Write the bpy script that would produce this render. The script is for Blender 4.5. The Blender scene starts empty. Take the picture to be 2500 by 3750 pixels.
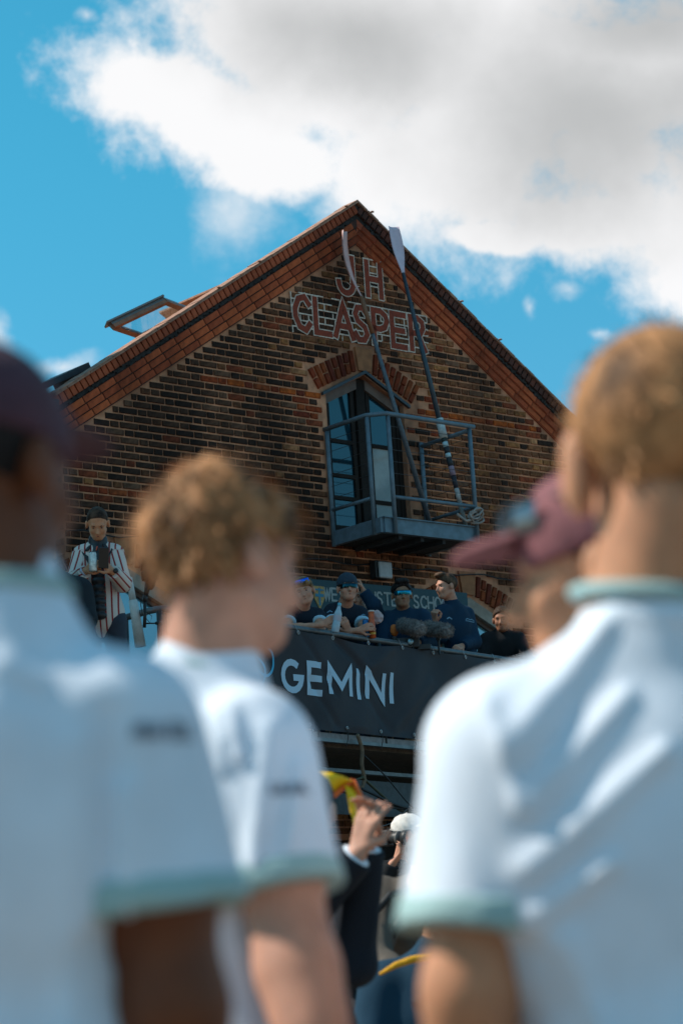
import bpy, math, random
import numpy as np
from math import radians as R, sin, cos, pi
from mathutils import Vector, Matrix
from mathutils.bvhtree import BVHTree
from mathutils.geometry import tessellate_polygon
random.seed(7); np.random.seed(7)
S = bpy.context.scene
C = S.collection

# ------------------------------------------------------------------ camera
PIT, ROL = 0.20771, -0.06473
Fv = Vector((0, cos(PIT), sin(PIT)))
r0 = Vector((1, 0, 0)); u0 = r0.cross(Fv)
Rv = r0 * cos(ROL) + u0 * sin(ROL); Uv = -r0 * sin(ROL) + u0 * cos(ROL)
cam = bpy.data.cameras.new('camera'); co = bpy.data.objects.new('camera', cam); C.objects.link(co)
co.matrix_world = Matrix(((Rv.x, Uv.x, -Fv.x, 0), (Rv.y, Uv.y, -Fv.y, 0), (Rv.z, Uv.z, -Fv.z, 1.1), (0, 0, 0, 1)))
cam.sensor_fit = 'VERTICAL'; cam.sensor_height = 36; cam.sensor_width = 24; cam.lens = 85
cam.clip_start = 0.05; cam.clip_end = 3000
cam.dof.use_dof = True; cam.dof.focus_distance = 19.3; cam.dof.aperture_fstop = 3.5; cam.dof.aperture_blades = 9
S.camera = co

# ------------------------------------------------------------------ sun, sky
SUN_EL = R(47); SUN_AZ = math.atan2(-cos(R(3)), sin(R(3)))      # azimuth from +Y towards +X
sd = Vector((sin(SUN_AZ) * cos(SUN_EL), cos(SUN_AZ) * cos(SUN_EL), sin(SUN_EL)))
sl = bpy.data.lights.new('sun', 'SUN'); sl.energy = 5.0; sl.angle = R(0.53); sl.color = (1.0, 0.93, 0.83)
so = bpy.data.objects.new('sun', sl); C.objects.link(so)
so.rotation_mode = 'QUATERNION'; so.rotation_quaternion = sd.to_track_quat('Z', 'Y'); so.location = sd * 40
W = bpy.data.worlds.new('World'); S.world = W; W.use_nodes = True
nt = W.node_tree; nt.nodes.clear()

class NB:
    """tiny node builder"""
    def __init__(s, nt): s.nt = nt
    def n(s, t, **k):
        x = s.nt.nodes.new(t)
        for a, b in k.items(): setattr(x, a, b)
        return x
    def l(s, a, b): s.nt.links.new(a, b)
    def m(s, op, a, b=None, c=None, clamp=False):
        x = s.n('ShaderNodeMath', operation=op); x.use_clamp = clamp
        for i, v in enumerate((a, b, c)):
            if v is None: continue
            if isinstance(v, (int, float)): x.inputs[i].default_value = v
            else: s.l(v, x.inputs[i])
        return x.outputs[0]
    def mr(s, v, a, b, c=0., d=1., smooth=True):
        x = s.n('ShaderNodeMapRange', interpolation_type='SMOOTHSTEP' if smooth else 'LINEAR')
        s.l(v, x.inputs[0])
        for i, q in enumerate((a, b, c, d)): x.inputs[i + 1].default_value = q
        return x.outputs[0]
    def noise(s, vec, sc, det=4, rough=.55, dist=0.):
        x = s.n('ShaderNodeTexNoise'); x.inputs['Scale'].default_value = sc; x.inputs['Detail'].default_value = det
        x.inputs['Roughness'].default_value = rough; x.inputs['Distortion'].default_value = dist
        if vec is not None: s.l(vec, x.inputs['Vector'])
        return x
    def mix(s, f, a, b, typ='MIX'):
        x = s.n('ShaderNodeMix', data_type='RGBA', blend_type=typ)
        for i, v in ((0, f), (6, a), (7, b)):
            if isinstance(v, (int, float)): x.inputs[i].default_value = v
            elif isinstance(v, tuple): x.inputs[i].default_value = (*v, 1) if len(v) == 3 else v
            else: s.l(v, x.inputs[i])
        return x.outputs[2]

b = NB(nt)
sky = b.n('ShaderNodeTexSky', sky_type='NISHITA'); sky.sun_disc = False
sky.sun_elevation = SUN_EL; sky.sun_rotation = SUN_AZ % (2 * pi); sky.air_density = 1.0; sky.dust_density = 0.4; sky.ozone_density = 2.0
tc = b.n('ShaderNodeTexCoord'); dirv = tc.outputs['Generated']
sx = b.n('ShaderNodeSeparateXYZ'); b.l(dirv, sx.inputs[0])
warp = b.noise(dirv, 14, 7, .6)
wc = b.n('ShaderNodeSeparateColor'); b.l(warp.outputs['Color'], wc.inputs[0])
az = b.m('ARCTAN2', sx.outputs[0], sx.outputs[1])
el = b.m('ARCSINE', b.m('MAXIMUM', b.m('MINIMUM', sx.outputs[2], .9999), -.9999))
az = b.m('MULTIPLY_ADD', b.m('SUBTRACT', wc.outputs[0], .5), .035, az)
el = b.m('MULTIPLY_ADD', b.m('SUBTRACT', wc.outputs[1], .5), .03, el)
def blobs(L):  # ellipse centres and radii taken from image pixels, converted to azimuth and elevation
    acc = None
    for a, e, rx, ry, rot in L:
        dx = b.m('SUBTRACT', az, a); dy = b.m('SUBTRACT', el, e)
        ca, sa = cos(R(rot)), sin(R(rot))
        px = b.m('MULTIPLY_ADD', dx, ca / rx, b.m('MULTIPLY', dy, sa / rx))
        py = b.m('MULTIPLY_ADD', dx, -sa / ry, b.m('MULTIPLY', dy, ca / ry))
        q = b.m('SQRT', b.m('ADD', b.m('MULTIPLY', px, px), b.m('MULTIPLY', py, py)))
        f = b.m('SUBTRACT', 1., q)
        acc = f if acc is None else b.m('SMOOTH_MAX', acc, f, .15)
    return acc
main = blobs([(-.052, .379, .066, .027, -14), (.030, .405, .115, .062, 0), (.135, .370, .125, .078, 0), (.052, .345, .070, .034, -12),
              (.115, .318, .055, .020, -8), (.165, .305, .034, .030, 0), (.075, .315, .030, .010, -8), (-.02, .355, .03, .02, 0)])
small = blobs([(-.036, .3375, .026, .018, 60), (.060, .312, .013, .010, 0), (-.143, .290, .0075, .013, 0), (-.118, .2770, .016, .005, 10),
               (-.100, .4175, .006, .005, 0), (.105, .2935, .009, .006, 0), (.118, .274, .006, .004, 0), (.088, .286, .004, .007, 0)])
n1 = b.noise(dirv, 11, 9, .58, .3).outputs[0]
n2 = b.noise(dirv, 38, 7, .62, .2).outputs[0]
n5 = b.noise(dirv, 100, 5, .6).outputs[0]
nn = b.m('MULTIPLY_ADD', b.m('SUBTRACT', n2, .5), .42, b.m('MULTIPLY_ADD', b.m('SUBTRACT', n5, .5), .10, b.m('SUBTRACT', n1, .5)))
d1 = b.mr(b.m('MULTIPLY_ADD', nn, 2.0, main), -.16, .42)
d2 = b.m('MULTIPLY', b.mr(b.m('MULTIPLY_ADD', nn, 3.2, small), -.2, 1.5), .75)
far = b.m('MAXIMUM', b.m('MULTIPLY', b.m('ABSOLUTE', b.m('SUBTRACT', az, .0)), 4.2), b.m('MULTIPLY', b.m('ABSOLUTE', b.m('SUBTRACT', el, .23)), 3.2))
farm = b.mr(far, 1., 1.5)
vo = b.n('ShaderNodeVectorMath', operation='ADD'); b.l(dirv, vo.inputs[0]); vo.inputs[1].default_value = (5.1, 7.7, 2.3)
n3 = b.noise(vo.outputs[0], 3.2, 8, .55, .3).outputs[0]
d3 = b.m('MULTIPLY', b.m('MULTIPLY', b.mr(n3, .54, .67), farm), b.mr(sx.outputs[2], .02, .12))
den = b.m('MAXIMUM', b.m('MAXIMUM', d1, d2), d3)
shade = blobs([(.020, .400, .070, .030, -12), (.125, .362, .085, .040, -8), (.150, .395, .06, .03, 0)])
n4 = b.noise(dirv, 9, 5, .5).outputs[0]
gr = b.mr(b.m('MULTIPLY_ADD', b.m('SUBTRACT', n4, .5), 2.2, shade), -.7, 1.0)
cloudc = b.mix(gr, (9.0, 9.0, 9.1), (4.9, 5.0, 5.05))
tint = b.mix(1.0, sky.outputs[0], b.mix(b.mr(sx.outputs[2], .0, .42), (0.62, .98, 1.22), (0.36, 1.54, 1.47)), 'MULTIPLY')
colr = b.mix(den, tint, cloudc)
bg = b.n('ShaderNodeBackground'); bg.inputs[1].default_value = 0.10; b.l(colr, bg.inputs[0])
wo = b.n('ShaderNodeOutputWorld'); b.l(bg.outputs[0], wo.inputs[0])
W.cycles.sampling_method = 'MANUAL'; W.cycles.sample_map_resolution = 1024

S.view_settings.view_transform = 'Standard'; S.view_settings.look = 'None'
S.view_settings.exposure = 0.1; S.view_settings.gamma = 1.0; S.view_settings.use_curve_mapping = False
S.render.engine = 'CYCLES'
S.cycles.use_denoising = True; S.cycles.max_bounces = 5; S.cycles.diffuse_bounces = 3; S.cycles.glossy_bounces = 3
S.cycles.caustics_reflective = False; S.cycles.caustics_refractive = False

# ------------------------------------------------------------------ materials
MC = {}
def mat(name, col=(.5, .5, .5), rough=.6, metal=0., spec=.5, var=.0, vs=20., bump=0., bs=60., attr=None, sss=0., ior=None, trans=0., sheen=0., alpha=None, coat=0.):
    if name in MC: return MC[name]
    m = bpy.data.materials.new(name); m.use_nodes = True; MC[name] = m
    q = NB(m.node_tree); p = m.node_tree.nodes['Principled BSDF']
    p.inputs['Roughness'].default_value = rough; p.inputs['Metallic'].default_value = metal
    p.inputs['Specular IOR Level'].default_value = spec
    if ior: p.inputs['IOR'].default_value = ior
    if trans: p.inputs['Transmission Weight'].default_value = trans
    if coat: p.inputs['Coat Weight'].default_value = coat
    if sheen: p.inputs['Sheen Weight'].default_value = sheen; p.inputs['Sheen Roughness'].default_value = .5
    if sss:
        p.inputs['Subsurface Weight'].default_value = sss; p.inputs['Subsurface Radius'].default_value = (.012, .004, .002)
        p.inputs['Subsurface Scale'].default_value = 1.
    t = q.n('ShaderNodeTexCoord')
    base = None
    if attr:
        a = q.n('ShaderNodeAttribute'); a.attribute_name = attr; base = a.outputs['Color']
    if var:
        nz = q.noise(t.outputs['Object'], vs, 5, .6).outputs[0]
        f = q.mr(nz, .3, .7, 1 - var, 1 + var)
        cc = q.n('ShaderNodeCombineColor')
        for i in range(3): q.l(f, cc.inputs[i])
        base = q.mix(1., base if base is not None else tuple(col), cc.outputs[0], 'MULTIPLY')
    if name in ('mortar', 'brick', 'red_brick'):
        g_ = q.n('ShaderNodeNewGeometry'); mp_ = q.n('ShaderNodeMapping'); mp_.inputs['Scale'].default_value = (1.2, 1.2, .35); q.l(g_.outputs['Position'], mp_.inputs[0])
        f = q.mr(q.noise(mp_.outputs[0], 1.1, 5, .65).outputs[0], .35, .65, .62, 1.3); cc = q.n('ShaderNodeCombineColor')
        for i in range(3): q.l(f, cc.inputs[i])
        base = q.mix(1., base, cc.outputs[0], 'MULTIPLY')
    if base is None: p.inputs['Base Color'].default_value = (*col, 1)
    else: q.l(base, p.inputs['Base Color'])
    if bump:
        bp = q.n('ShaderNodeBump'); bp.inputs['Strength'].default_value = bump; bp.inputs['Distance'].default_value = .01
        q.l(q.noise(t.outputs['Object'], bs, 4, .6).outputs[0], bp.inputs['Height']); q.l(bp.outputs[0], p.inputs['Normal'])
    return m

# ------------------------------------------------------------------ object helpers
def tag(o, label=None, cat=None, group=None, kind=None):
    if label: o['label'] = label
    if cat: o['category'] = cat
    if group: o['group'] = group
    if kind: o['kind'] = kind
    return o
def empty(name, loc=(0, 0, 0), rz=0., **k):
    o = bpy.data.objects.new(name, None); C.objects.link(o); o.location = loc; o.rotation_euler = (0, 0, rz)
    o.empty_display_size = .2
    return tag(o, **k)
def link(name, me, parent=None, loc=None, rot=None, **k):
    o = bpy.data.objects.new(name, me); C.objects.link(o)
    if parent is not None: o.parent = parent
    if loc is not None: o.location = loc
    if rot is not None: o.rotation_euler = rot
    return tag(o, **k)
def mesh(name, V, Fc, m=None, smooth=False, col=None):
    me = bpy.data.meshes.new(name); me.from_pydata([tuple(v) for v in V], [], Fc)
    if m: me.materials.append(m)
    if smooth: me.polygons.foreach_set('use_smooth', [True] * len(me.polygons))
    if col is not None:
        a = me.color_attributes.new('col', 'FLOAT_COLOR', 'POINT')
        arr = np.ones((len(V), 4), np.float32); arr[:, :3] = col; a.data.foreach_set('color', arr.ravel())
    me.update(); return me
class MB:
    """collects simple solids into one mesh"""
    def __init__(s): s.V = []; s.F = []; s.c = []
    def add(s, V, F, col=(1, 1, 1)):
        o = len(s.V); s.V += [tuple(v) for v in V]; s.F += [tuple(i + o for i in f) for f in F]; s.c += [col] * len(V); return s
    def box(s, x0, x1, y0, y1, z0, z1, col=(1, 1, 1)):
        V = [(x, y, z) for z in (z0, z1) for y in (y0, y1) for x in (x0, x1)]
        return s.add(V, [(0, 2, 3, 1), (4, 5, 7, 6), (0, 1, 5, 4), (2, 6, 7, 3), (0, 4, 6, 2), (1, 3, 7, 5)], col)
    def obox(s, c, ax, ay, az, hx, hy, hz, col=(1, 1, 1)):
        c, ax, ay, az = map(Vector, (c, ax, ay, az))
        V = [c + ax * (i * hx) + ay * (j * hy) + az * (k * hz) for k in (-1, 1) for j in (-1, 1) for i in (-1, 1)]
        return s.add(V, [(0, 2, 3, 1), (4, 5, 7, 6), (0, 1, 5, 4), (2, 6, 7, 3), (0, 4, 6, 2), (1, 3, 7, 5)], col)
    def beam(s, a, bb, w, h, up=(0, 0, 1), col=(1, 1, 1)):
        a, bb = Vector(a), Vector(bb); d = (bb - a); L = d.length; d.normalize(); up = Vector(up)
        sd_ = d.cross(up)
        if sd_.length < 1e-4: sd_ = d.cross(Vector((0, 1, 0)))
        sd_.normalize(); u_ = sd_.cross(d)
        return s.obox((a + bb) / 2, d, sd_, u_, L / 2, w / 2, h / 2, col)
    def tube(s, pts, r, n=8, cap=True):
        pts = [Vector(p) for p in pts]; rr = r if isinstance(r, (list, tuple)) else [r] * len(pts)
        o = len(s.V); V = []; prev = None
        for i, p in enumerate(pts):
            d = (pts[min(i + 1, len(pts) - 1)] - pts[max(i - 1, 0)]).normalized()
            if prev is None:
                a = d.cross(Vector((0, 0, 1)));
                if a.length < .1: a = d.cross(Vector((0, 1, 0)))
            else: a = prev - d * prev.dot(d)
            a.normalize(); prev = a; c = d.cross(a)
            V += [p + (a * cos(2 * pi * k / n) + c * sin(2 * pi * k / n)) * rr[i] for k in range(n)]
        F = [(i * n + k, i * n + (k + 1) % n, (i + 1) * n + (k + 1) % n, (i + 1) * n + k) for i in range(len(pts) - 1) for k in range(n)]
        if cap: F += [tuple(range(n))[::-1], tuple((len(pts) - 1) * n + k for k in range(n))]
        return s.add(V, F)
    def prism(s, poly, y0, y1, col=(1, 1, 1)):
        """poly in (x,z), extruded along y"""
        n = len(poly); V = [(x, y0, z) for x, z in poly] + [(x, y1, z) for x, z in poly]
        F = [tuple(range(n)), tuple(range(2 * n - 1, n - 1, -1))] + [(i, i + n, (i + 1) % n + n, (i + 1) % n) for i in range(n)]
        return s.add(V, F, col)
    def sphere(s, c, r, n=10, sc=(1, 1, 1)):
        V = []; F = []
        for i in range(n // 2 + 1):
            t = pi * i / (n // 2)
            for k in range(n): p = 2 * pi * k / n; V.append((c[0] + r * sc[0] * sin(t) * cos(p), c[1] + r * sc[1] * sin(t) * sin(p), c[2] + r * sc[2] * cos(t)))
        for i in range(n // 2):
            for k in range(n): F.append((i * n + k, (i + 1) * n + k, (i + 1) * n + (k + 1) % n, i * n + (k + 1) % n))
        return s.add(V, F)
    def build(s, name, m, parent=None, smooth=False, colors=False, loc=None, rot=None, bevel=0, **k):
        me = mesh(name, s.V, s.F, m, smooth, np.array(s.c, np.float32) if colors else None)
        o = link(name, me, parent, loc, rot, **k)
        if bevel:
            bv = o.modifiers.new('bevel', 'BEVEL'); bv.width = bevel; bv.segments = 2; bv.limit_method = 'ANGLE'
        return o

# ------------------------------------------------------------------ stroke lettering
def arc(cx, cy, rx, ry, a0, a1, n=14):
    return [(cx + rx * cos(R(a0 + (a1 - a0) * i / n)), cy + ry * sin(R(a0 + (a1 - a0) * i / n))) for i in range(n + 1)]
GL = {  # width, polylines (height 1)
 'G': (.82, [arc(.44, .5, .42, .5, 48, 350) + [(.86, .46), (.5, .46)]]),
 'E': (.5, [[(.5, 1), (0, 1), (0, 0), (.5, 0)], [(0, .5), (.44, .5)]]),
 'M': (.78, [[(0, 0), (0, 1), (.39, .3), (.78, 1), (.78, 0)]]),
 'I': (.0, [[(0, 0), (0, 1)]]),
 'N': (.66, [[(0, 0), (0, 1), (.66, 0), (.66, 1)]]),
 'J': (.5, [[(.5, 1), (.5, .28)] + arc(.25, .28, .25, .28, 0, -180)]),
 'H': (.6, [[(0, 0), (0, 1)], [(.6, 0), (.6, 1)], [(0, .5), (.6, .5)]]),
 'C': (.6, [[(.6, .8), (.42, 1), (.16, .92), (0, .62), (0, .38), (.16, .08), (.42, 0), (.6, .2)]]),
 'L': (.48, [[(0, 1), (0, 0), (.48, 0)]]),
 'A': (.66, [[(0, 0), (.33, 1), (.66, 0)], [(.1, .32), (.56, .32)]]),
 'S': (.54, [[(.52, .84), (.38, 1), (.14, .98), (.03, .78), (.12, .58), (.42, .42), (.52, .2), (.38, .01), (.14, 0), (0, .17)]]),
 'P': (.55, [[(0, 0), (0, 1), (.3, 1), (.5, .88), (.55, .72), (.46, .52), (.26, .44), (0, .44)]]),
 'R': (.58, [[(0, 0), (0, 1), (.32, 1), (.52, .88), (.54, .7), (.42, .52), (0, .5)], [(.3, .5), (.58, 0)]]),
 'W': (.95, [[(0, 1), (.24, 0), (.475, .9), (.71, 0), (.95, 1)]]),
 'T': (.62, [[(0, 1), (.62, 1)], [(.31, 1), (.31, 0)]]),
 'O': (.8, [arc(.4, .5, .4, .5, 0, 360, 20)]),
 'B': (.52, [[(0, 0), (0, 1), (.3, 1), (.47, .88), (.47, .64), (.3, .53), (0, .53)], [(.3, .53), (.52, .4), (.52, .14), (.3, 0), (0, 0)]]),
 'U': (.6, [[(0, 1), (0, .3)] + arc(.3, .3, .3, .3, 180, 360) + [(.6, 1)]]),
}
def stroke(mb, pts, hw, to3d, sub=.05, th=.0):
    """ribbon along pts in 2D, mapped by to3d(u,v,off)"""
    out = []
    for (a, c) in zip(pts[:-1], pts[1:]):
        L = math.dist(a, c); n = max(1, int(L / sub)); out += [(a[0] + (c[0] - a[0]) * i / n, a[1] + (c[1] - a[1]) * i / n) for i in range(n)]
    out.append(pts[-1]); n = len(out); V = []; F = []
    for i, p in enumerate(out):
        d0 = Vector(out[i]) - Vector(out[i - 1]) if i else Vector(out[1]) - Vector(out[0])
        d1 = Vector(out[i + 1]) - Vector(out[i]) if i < n - 1 else d0
        d0.normalize(); d1.normalize()
        nn_ = Vector((-d0.y - d1.y, d0.x + d1.x));
        if nn_.length < .2: nn_ = Vector((-d0.y, d0.x))
        nn_.normalize(); k = min(1 / max(nn_.dot(Vector((-d0.y, d0.x))), .35), 2.2)
        q = Vector(p)
        if i == 0: q -= d0 * th
        if i == n - 1: q += d1 * th
        V += [to3d(*(q + nn_ * hw * k)), to3d(*(q - nn_ * hw * k))]
    F = [(2 * i, 2 * i + 1, 2 * i + 3, 2 * i + 2) for i in range(n - 1)]
    mb.add(V, F)

# ------------------------------------------------------------------ implicit surfaces (surface nets)
def snets(v, lo, h):
    s = v < 0
    c = [s[i:s.shape[0] - 1 + i, j:s.shape[1] - 1 + j, k:s.shape[2] - 1 + k] for i in (0, 1) for j in (0, 1) for k in (0, 1)]
    any_ = np.logical_or.reduce(c); all_ = np.logical_and.reduce(c)
    act = any_ & ~all_
    idx = np.argwhere(act); N = len(idx)
    if N == 0: return np.zeros((0, 3)), np.zeros((0, 4), int)
    im = np.full(act.shape, -1, np.int32); im[act] = np.arange(N)
    sm = np.zeros((N, 3)); ct = np.zeros(N)
    cr = [(i, j, k) for i in (0, 1) for j in (0, 1) for k in (0, 1)]
    val = {q: v[idx[:, 0] + q[0], idx[:, 1] + q[1], idx[:, 2] + q[2]] for q in cr}
    for q in cr:
        for a in range(3):
            if q[a] == 0:
                q2 = list(q); q2[a] = 1; q2 = tuple(q2); A, B = val[q], val[q2]; m = (A < 0) != (B < 0)
                t = np.where(m, A / np.where(m, A - B, 1), 0)
                p = np.array(q, float)[None].repeat(N, 0); p[:, a] += t
                sm[m] += p[m]; ct[m] += 1
    P = (idx + sm / ct[:, None]) * h + lo
    Fs = []
    for a in range(3):
        b1, c1 = [(1, 2), (2, 0), (0, 1)][a]
        sl0 = [slice(1, -1)] * 3; sl1 = [slice(1, -1)] * 3
        sl0[a] = slice(0, -1); sl1[a] = slice(1, None)
        A = s[tuple(sl0)]; B = s[tuple(sl1)]
        e = np.argwhere(A != B)
        if len(e) == 0: continue
        fl = A[tuple(e.T)]
        off = np.ones(3, int); off[a] = 0; g = e + off
        def ci(db, dc):
            q = g.copy(); q[:, b1] -= db; q[:, c1] -= dc; return im[tuple(q.T)]
        f = np.stack([ci(1, 1), ci(0, 1), ci(0, 0), ci(1, 0)], 1)
        f = np.where(fl[:, None], f, f[:, ::-1]); Fs.append(f)
    return P, np.concatenate(Fs)

def vec(a): return np.array(a, np.float32)
def orth(rt, fw, up): return np.array([rt, fw, up], np.float32)   # rows
class Fld:
    def __init__(s, lo, hi, h):
        s.h = h; s.lo = np.array(lo, float) - 3 * h; s.n = np.ceil((np.array(hi) - s.lo) / h).astype(int) + 4
        s.v = np.full(s.n, .08, np.float32)
    def _sub(s, lo, hi, pad):
        a = np.clip(np.floor((np.array(lo) - pad - s.lo) / s.h).astype(int), 0, s.n - 1)
        c = np.clip(np.ceil((np.array(hi) + pad - s.lo) / s.h).astype(int) + 1, 1, s.n)
        if np.any(c <= a): return None, None
        g = [(np.arange(a[i], c[i], dtype=np.float32) * s.h + s.lo[i]).astype(np.float32) for i in range(3)]
        P = np.stack(np.meshgrid(*g, indexing='ij'), -1)
        return tuple(slice(a[i], c[i]) for i in range(3)), P
    def apply(s, fn, lo, hi, k=.0, op='u'):
        sl_, P = s._sub(lo, hi, k + .012)
        if sl_ is None: return s
        d = fn(P).astype(np.float32); v = s.v[sl_]
        if op == 'u':
            if k > 0:
                hh = np.clip(.5 + .5 * (v - d) / k, 0, 1); r = v + (d - v) * hh - k * hh * (1 - hh)
            else: r = np.minimum(v, d)
        else:
            d = -d
            if k > 0:
                hh = np.clip(.5 - .5 * (v - d) / k, 0, 1); r = v + (d - v) * hh + k * hh * (1 - hh)
            else: r = np.maximum(v, d)
        s.v[sl_] = r; return s
    def rc(s, a, b_, r1, r2=None, k=.02, clip=None, op='u'):
        a, b_ = vec(a), vec(b_); r2 = r1 if r2 is None else r2; ab = b_ - a; L2 = float(ab @ ab) + 1e-9
        def fn(P):
            t = np.clip(((P - a) @ ab) / L2, 0, 1); d = np.linalg.norm(P - a - t[..., None] * ab, axis=-1) - (r1 + (r2 - r1) * t)
            if clip is not None:
                for (p, n) in clip: d = np.maximum(d, (P - vec(p)) @ vec(n))
            return d
        rm = max(r1, r2); return s.apply(fn, np.minimum(a, b_) - rm, np.maximum(a, b_) + rm, k, op)
    def el(s, c, rad, M=None, k=.02, op='u', clip=None, infl=0.):
        c = vec(c); rad = vec(rad) + infl; M = np.eye(3, dtype=np.float32) if M is None else M
        def fn(P):
            q = (P - c) @ M.T; k0 = np.linalg.norm(q / rad, axis=-1); k1 = np.linalg.norm(q / rad ** 2, axis=-1) + 1e-6
            d = k0 * (k0 - 1) / k1
            if clip is not None:
                for (p, n) in clip: d = np.maximum(d, (P - vec(p)) @ vec(n))
            return d
        rm = float(rad.max()); return s.apply(fn, c - rm, c + rm, k, op)
    def disp(s, fn):
        g = [(np.arange(s.n[i], dtype=np.float32) * s.h + s.lo[i]).astype(np.float32) for i in range(3)]
        m = np.abs(s.v) < .04; ii = np.nonzero(m); P = np.stack([g[i][ii[i]] for i in range(3)], -1)
        s.v[m] += fn(P).astype(np.float32); return s
    def mesh(s, name, m, base=(0, 0, 0)):
        V, Fq = snets(s.v, s.lo, s.h)
        V = V - np.array(base)
        me = bpy.data.meshes.new(name); me.vertices.add(len(V)); me.vertices.foreach_set('co', V.astype(np.float32).ravel())
        me.loops.add(Fq.size); me.loops.foreach_set('vertex_index', Fq.astype(np.int32).ravel())
        me.polygons.add(len(Fq)); me.polygons.foreach_set('loop_start', np.arange(0, Fq.size, 4, dtype=np.int32))
        me.polygons.foreach_set('use_smooth', np.ones(len(Fq), bool))
        me.update(calc_edges=True); me.validate(); me.materials.append(m); s.V = V; return me

def snoise(P, f, seed=0, oct=3):
    """cheap smooth pseudo-noise from rotated sines"""
    rs = np.random.RandomState(seed); r = 0; a = 1.
    for o in range(oct):
        t = 0
        for i in range(4):
            d = rs.randn(3); d /= np.linalg.norm(d); t = t + np.sin(P @ (d * f * 2 * pi).astype(np.float32) + rs.rand() * 6.28 + 1.3 * (r if o else 0))
        r = r + a * t / 4; a *= .5; f *= 2.1
    return r
def nrm(v): v = np.array(v, float); return v / (np.linalg.norm(v) + 1e-9)

# ------------------------------------------------------------------ people
def skinmat(name, col): return mat('skin_' + name, col, .55, spec=.3, sss=.12, var=.12, vs=25, bump=.15, bs=120)
def head_axes(face, roll=0.):
    f = nrm(face); up = np.array([0, 0, 1.]); rt = nrm(np.cross(f, up)); u = np.cross(rt, f)
    c, s_ = cos(R(roll)), sin(R(roll)); rt2 = rt * c + u * s_; u2 = -rt * s_ + u * c
    return orth(rt2, f, u2)            # rows: person's right side, face direction, up
def hand(F, w, c, nrm_dir, side, s=1., curl=.6, thumbup=True):
    """palm from wrist w to hand centre c; nrm_dir = direction the palm faces"""
    w = np.array(w, float); c = np.array(c, float); d = nrm(c - w); n = nrm(np.array(nrm_dir) - d * np.dot(nrm_dir, d)); t = np.cross(d, n) * side
    k0 = w + d * .095 * s
    for o in (-.028, -.010, .010, .028):
        F.rc(w + t * o * .5 * s, k0 + t * o * s, .014 * s, .011 * s, .012)
    for o, L in ((-.030, .060), (-.010, .074), (.011, .080), (.031, .072)):
        p = k0 + t * o * s; a1 = curl; q = p + (d * cos(a1) + n * sin(a1)) * L * .5 * s
        q2 = q + (d * cos(a1 * 2.1) + n * sin(a1 * 2.1)) * L * .36 * s; q3 = q2 + (d * cos(a1 * 2.9) + n * sin(a1 * 2.9)) * L * .26 * s
        F.rc(p, q, .0098 * s, .0088 * s, .004); F.rc(q, q2, .0088 * s, .008 * s, .004); F.rc(q2, q3, .008 * s, .007 * s, .004)
    tb = w + d * .03 * s + t * .026 * s; tm = tb + (d * .6 + t * .6 + n * .35) * .045 * s; tt = tm + (d * .8 + t * .1 + n * .5) * .038 * s
    F.rc(tb, tm, .014 * s, .011 * s, .008); F.rc(tm, tt, .011 * s, .009 * s, .005)

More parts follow.
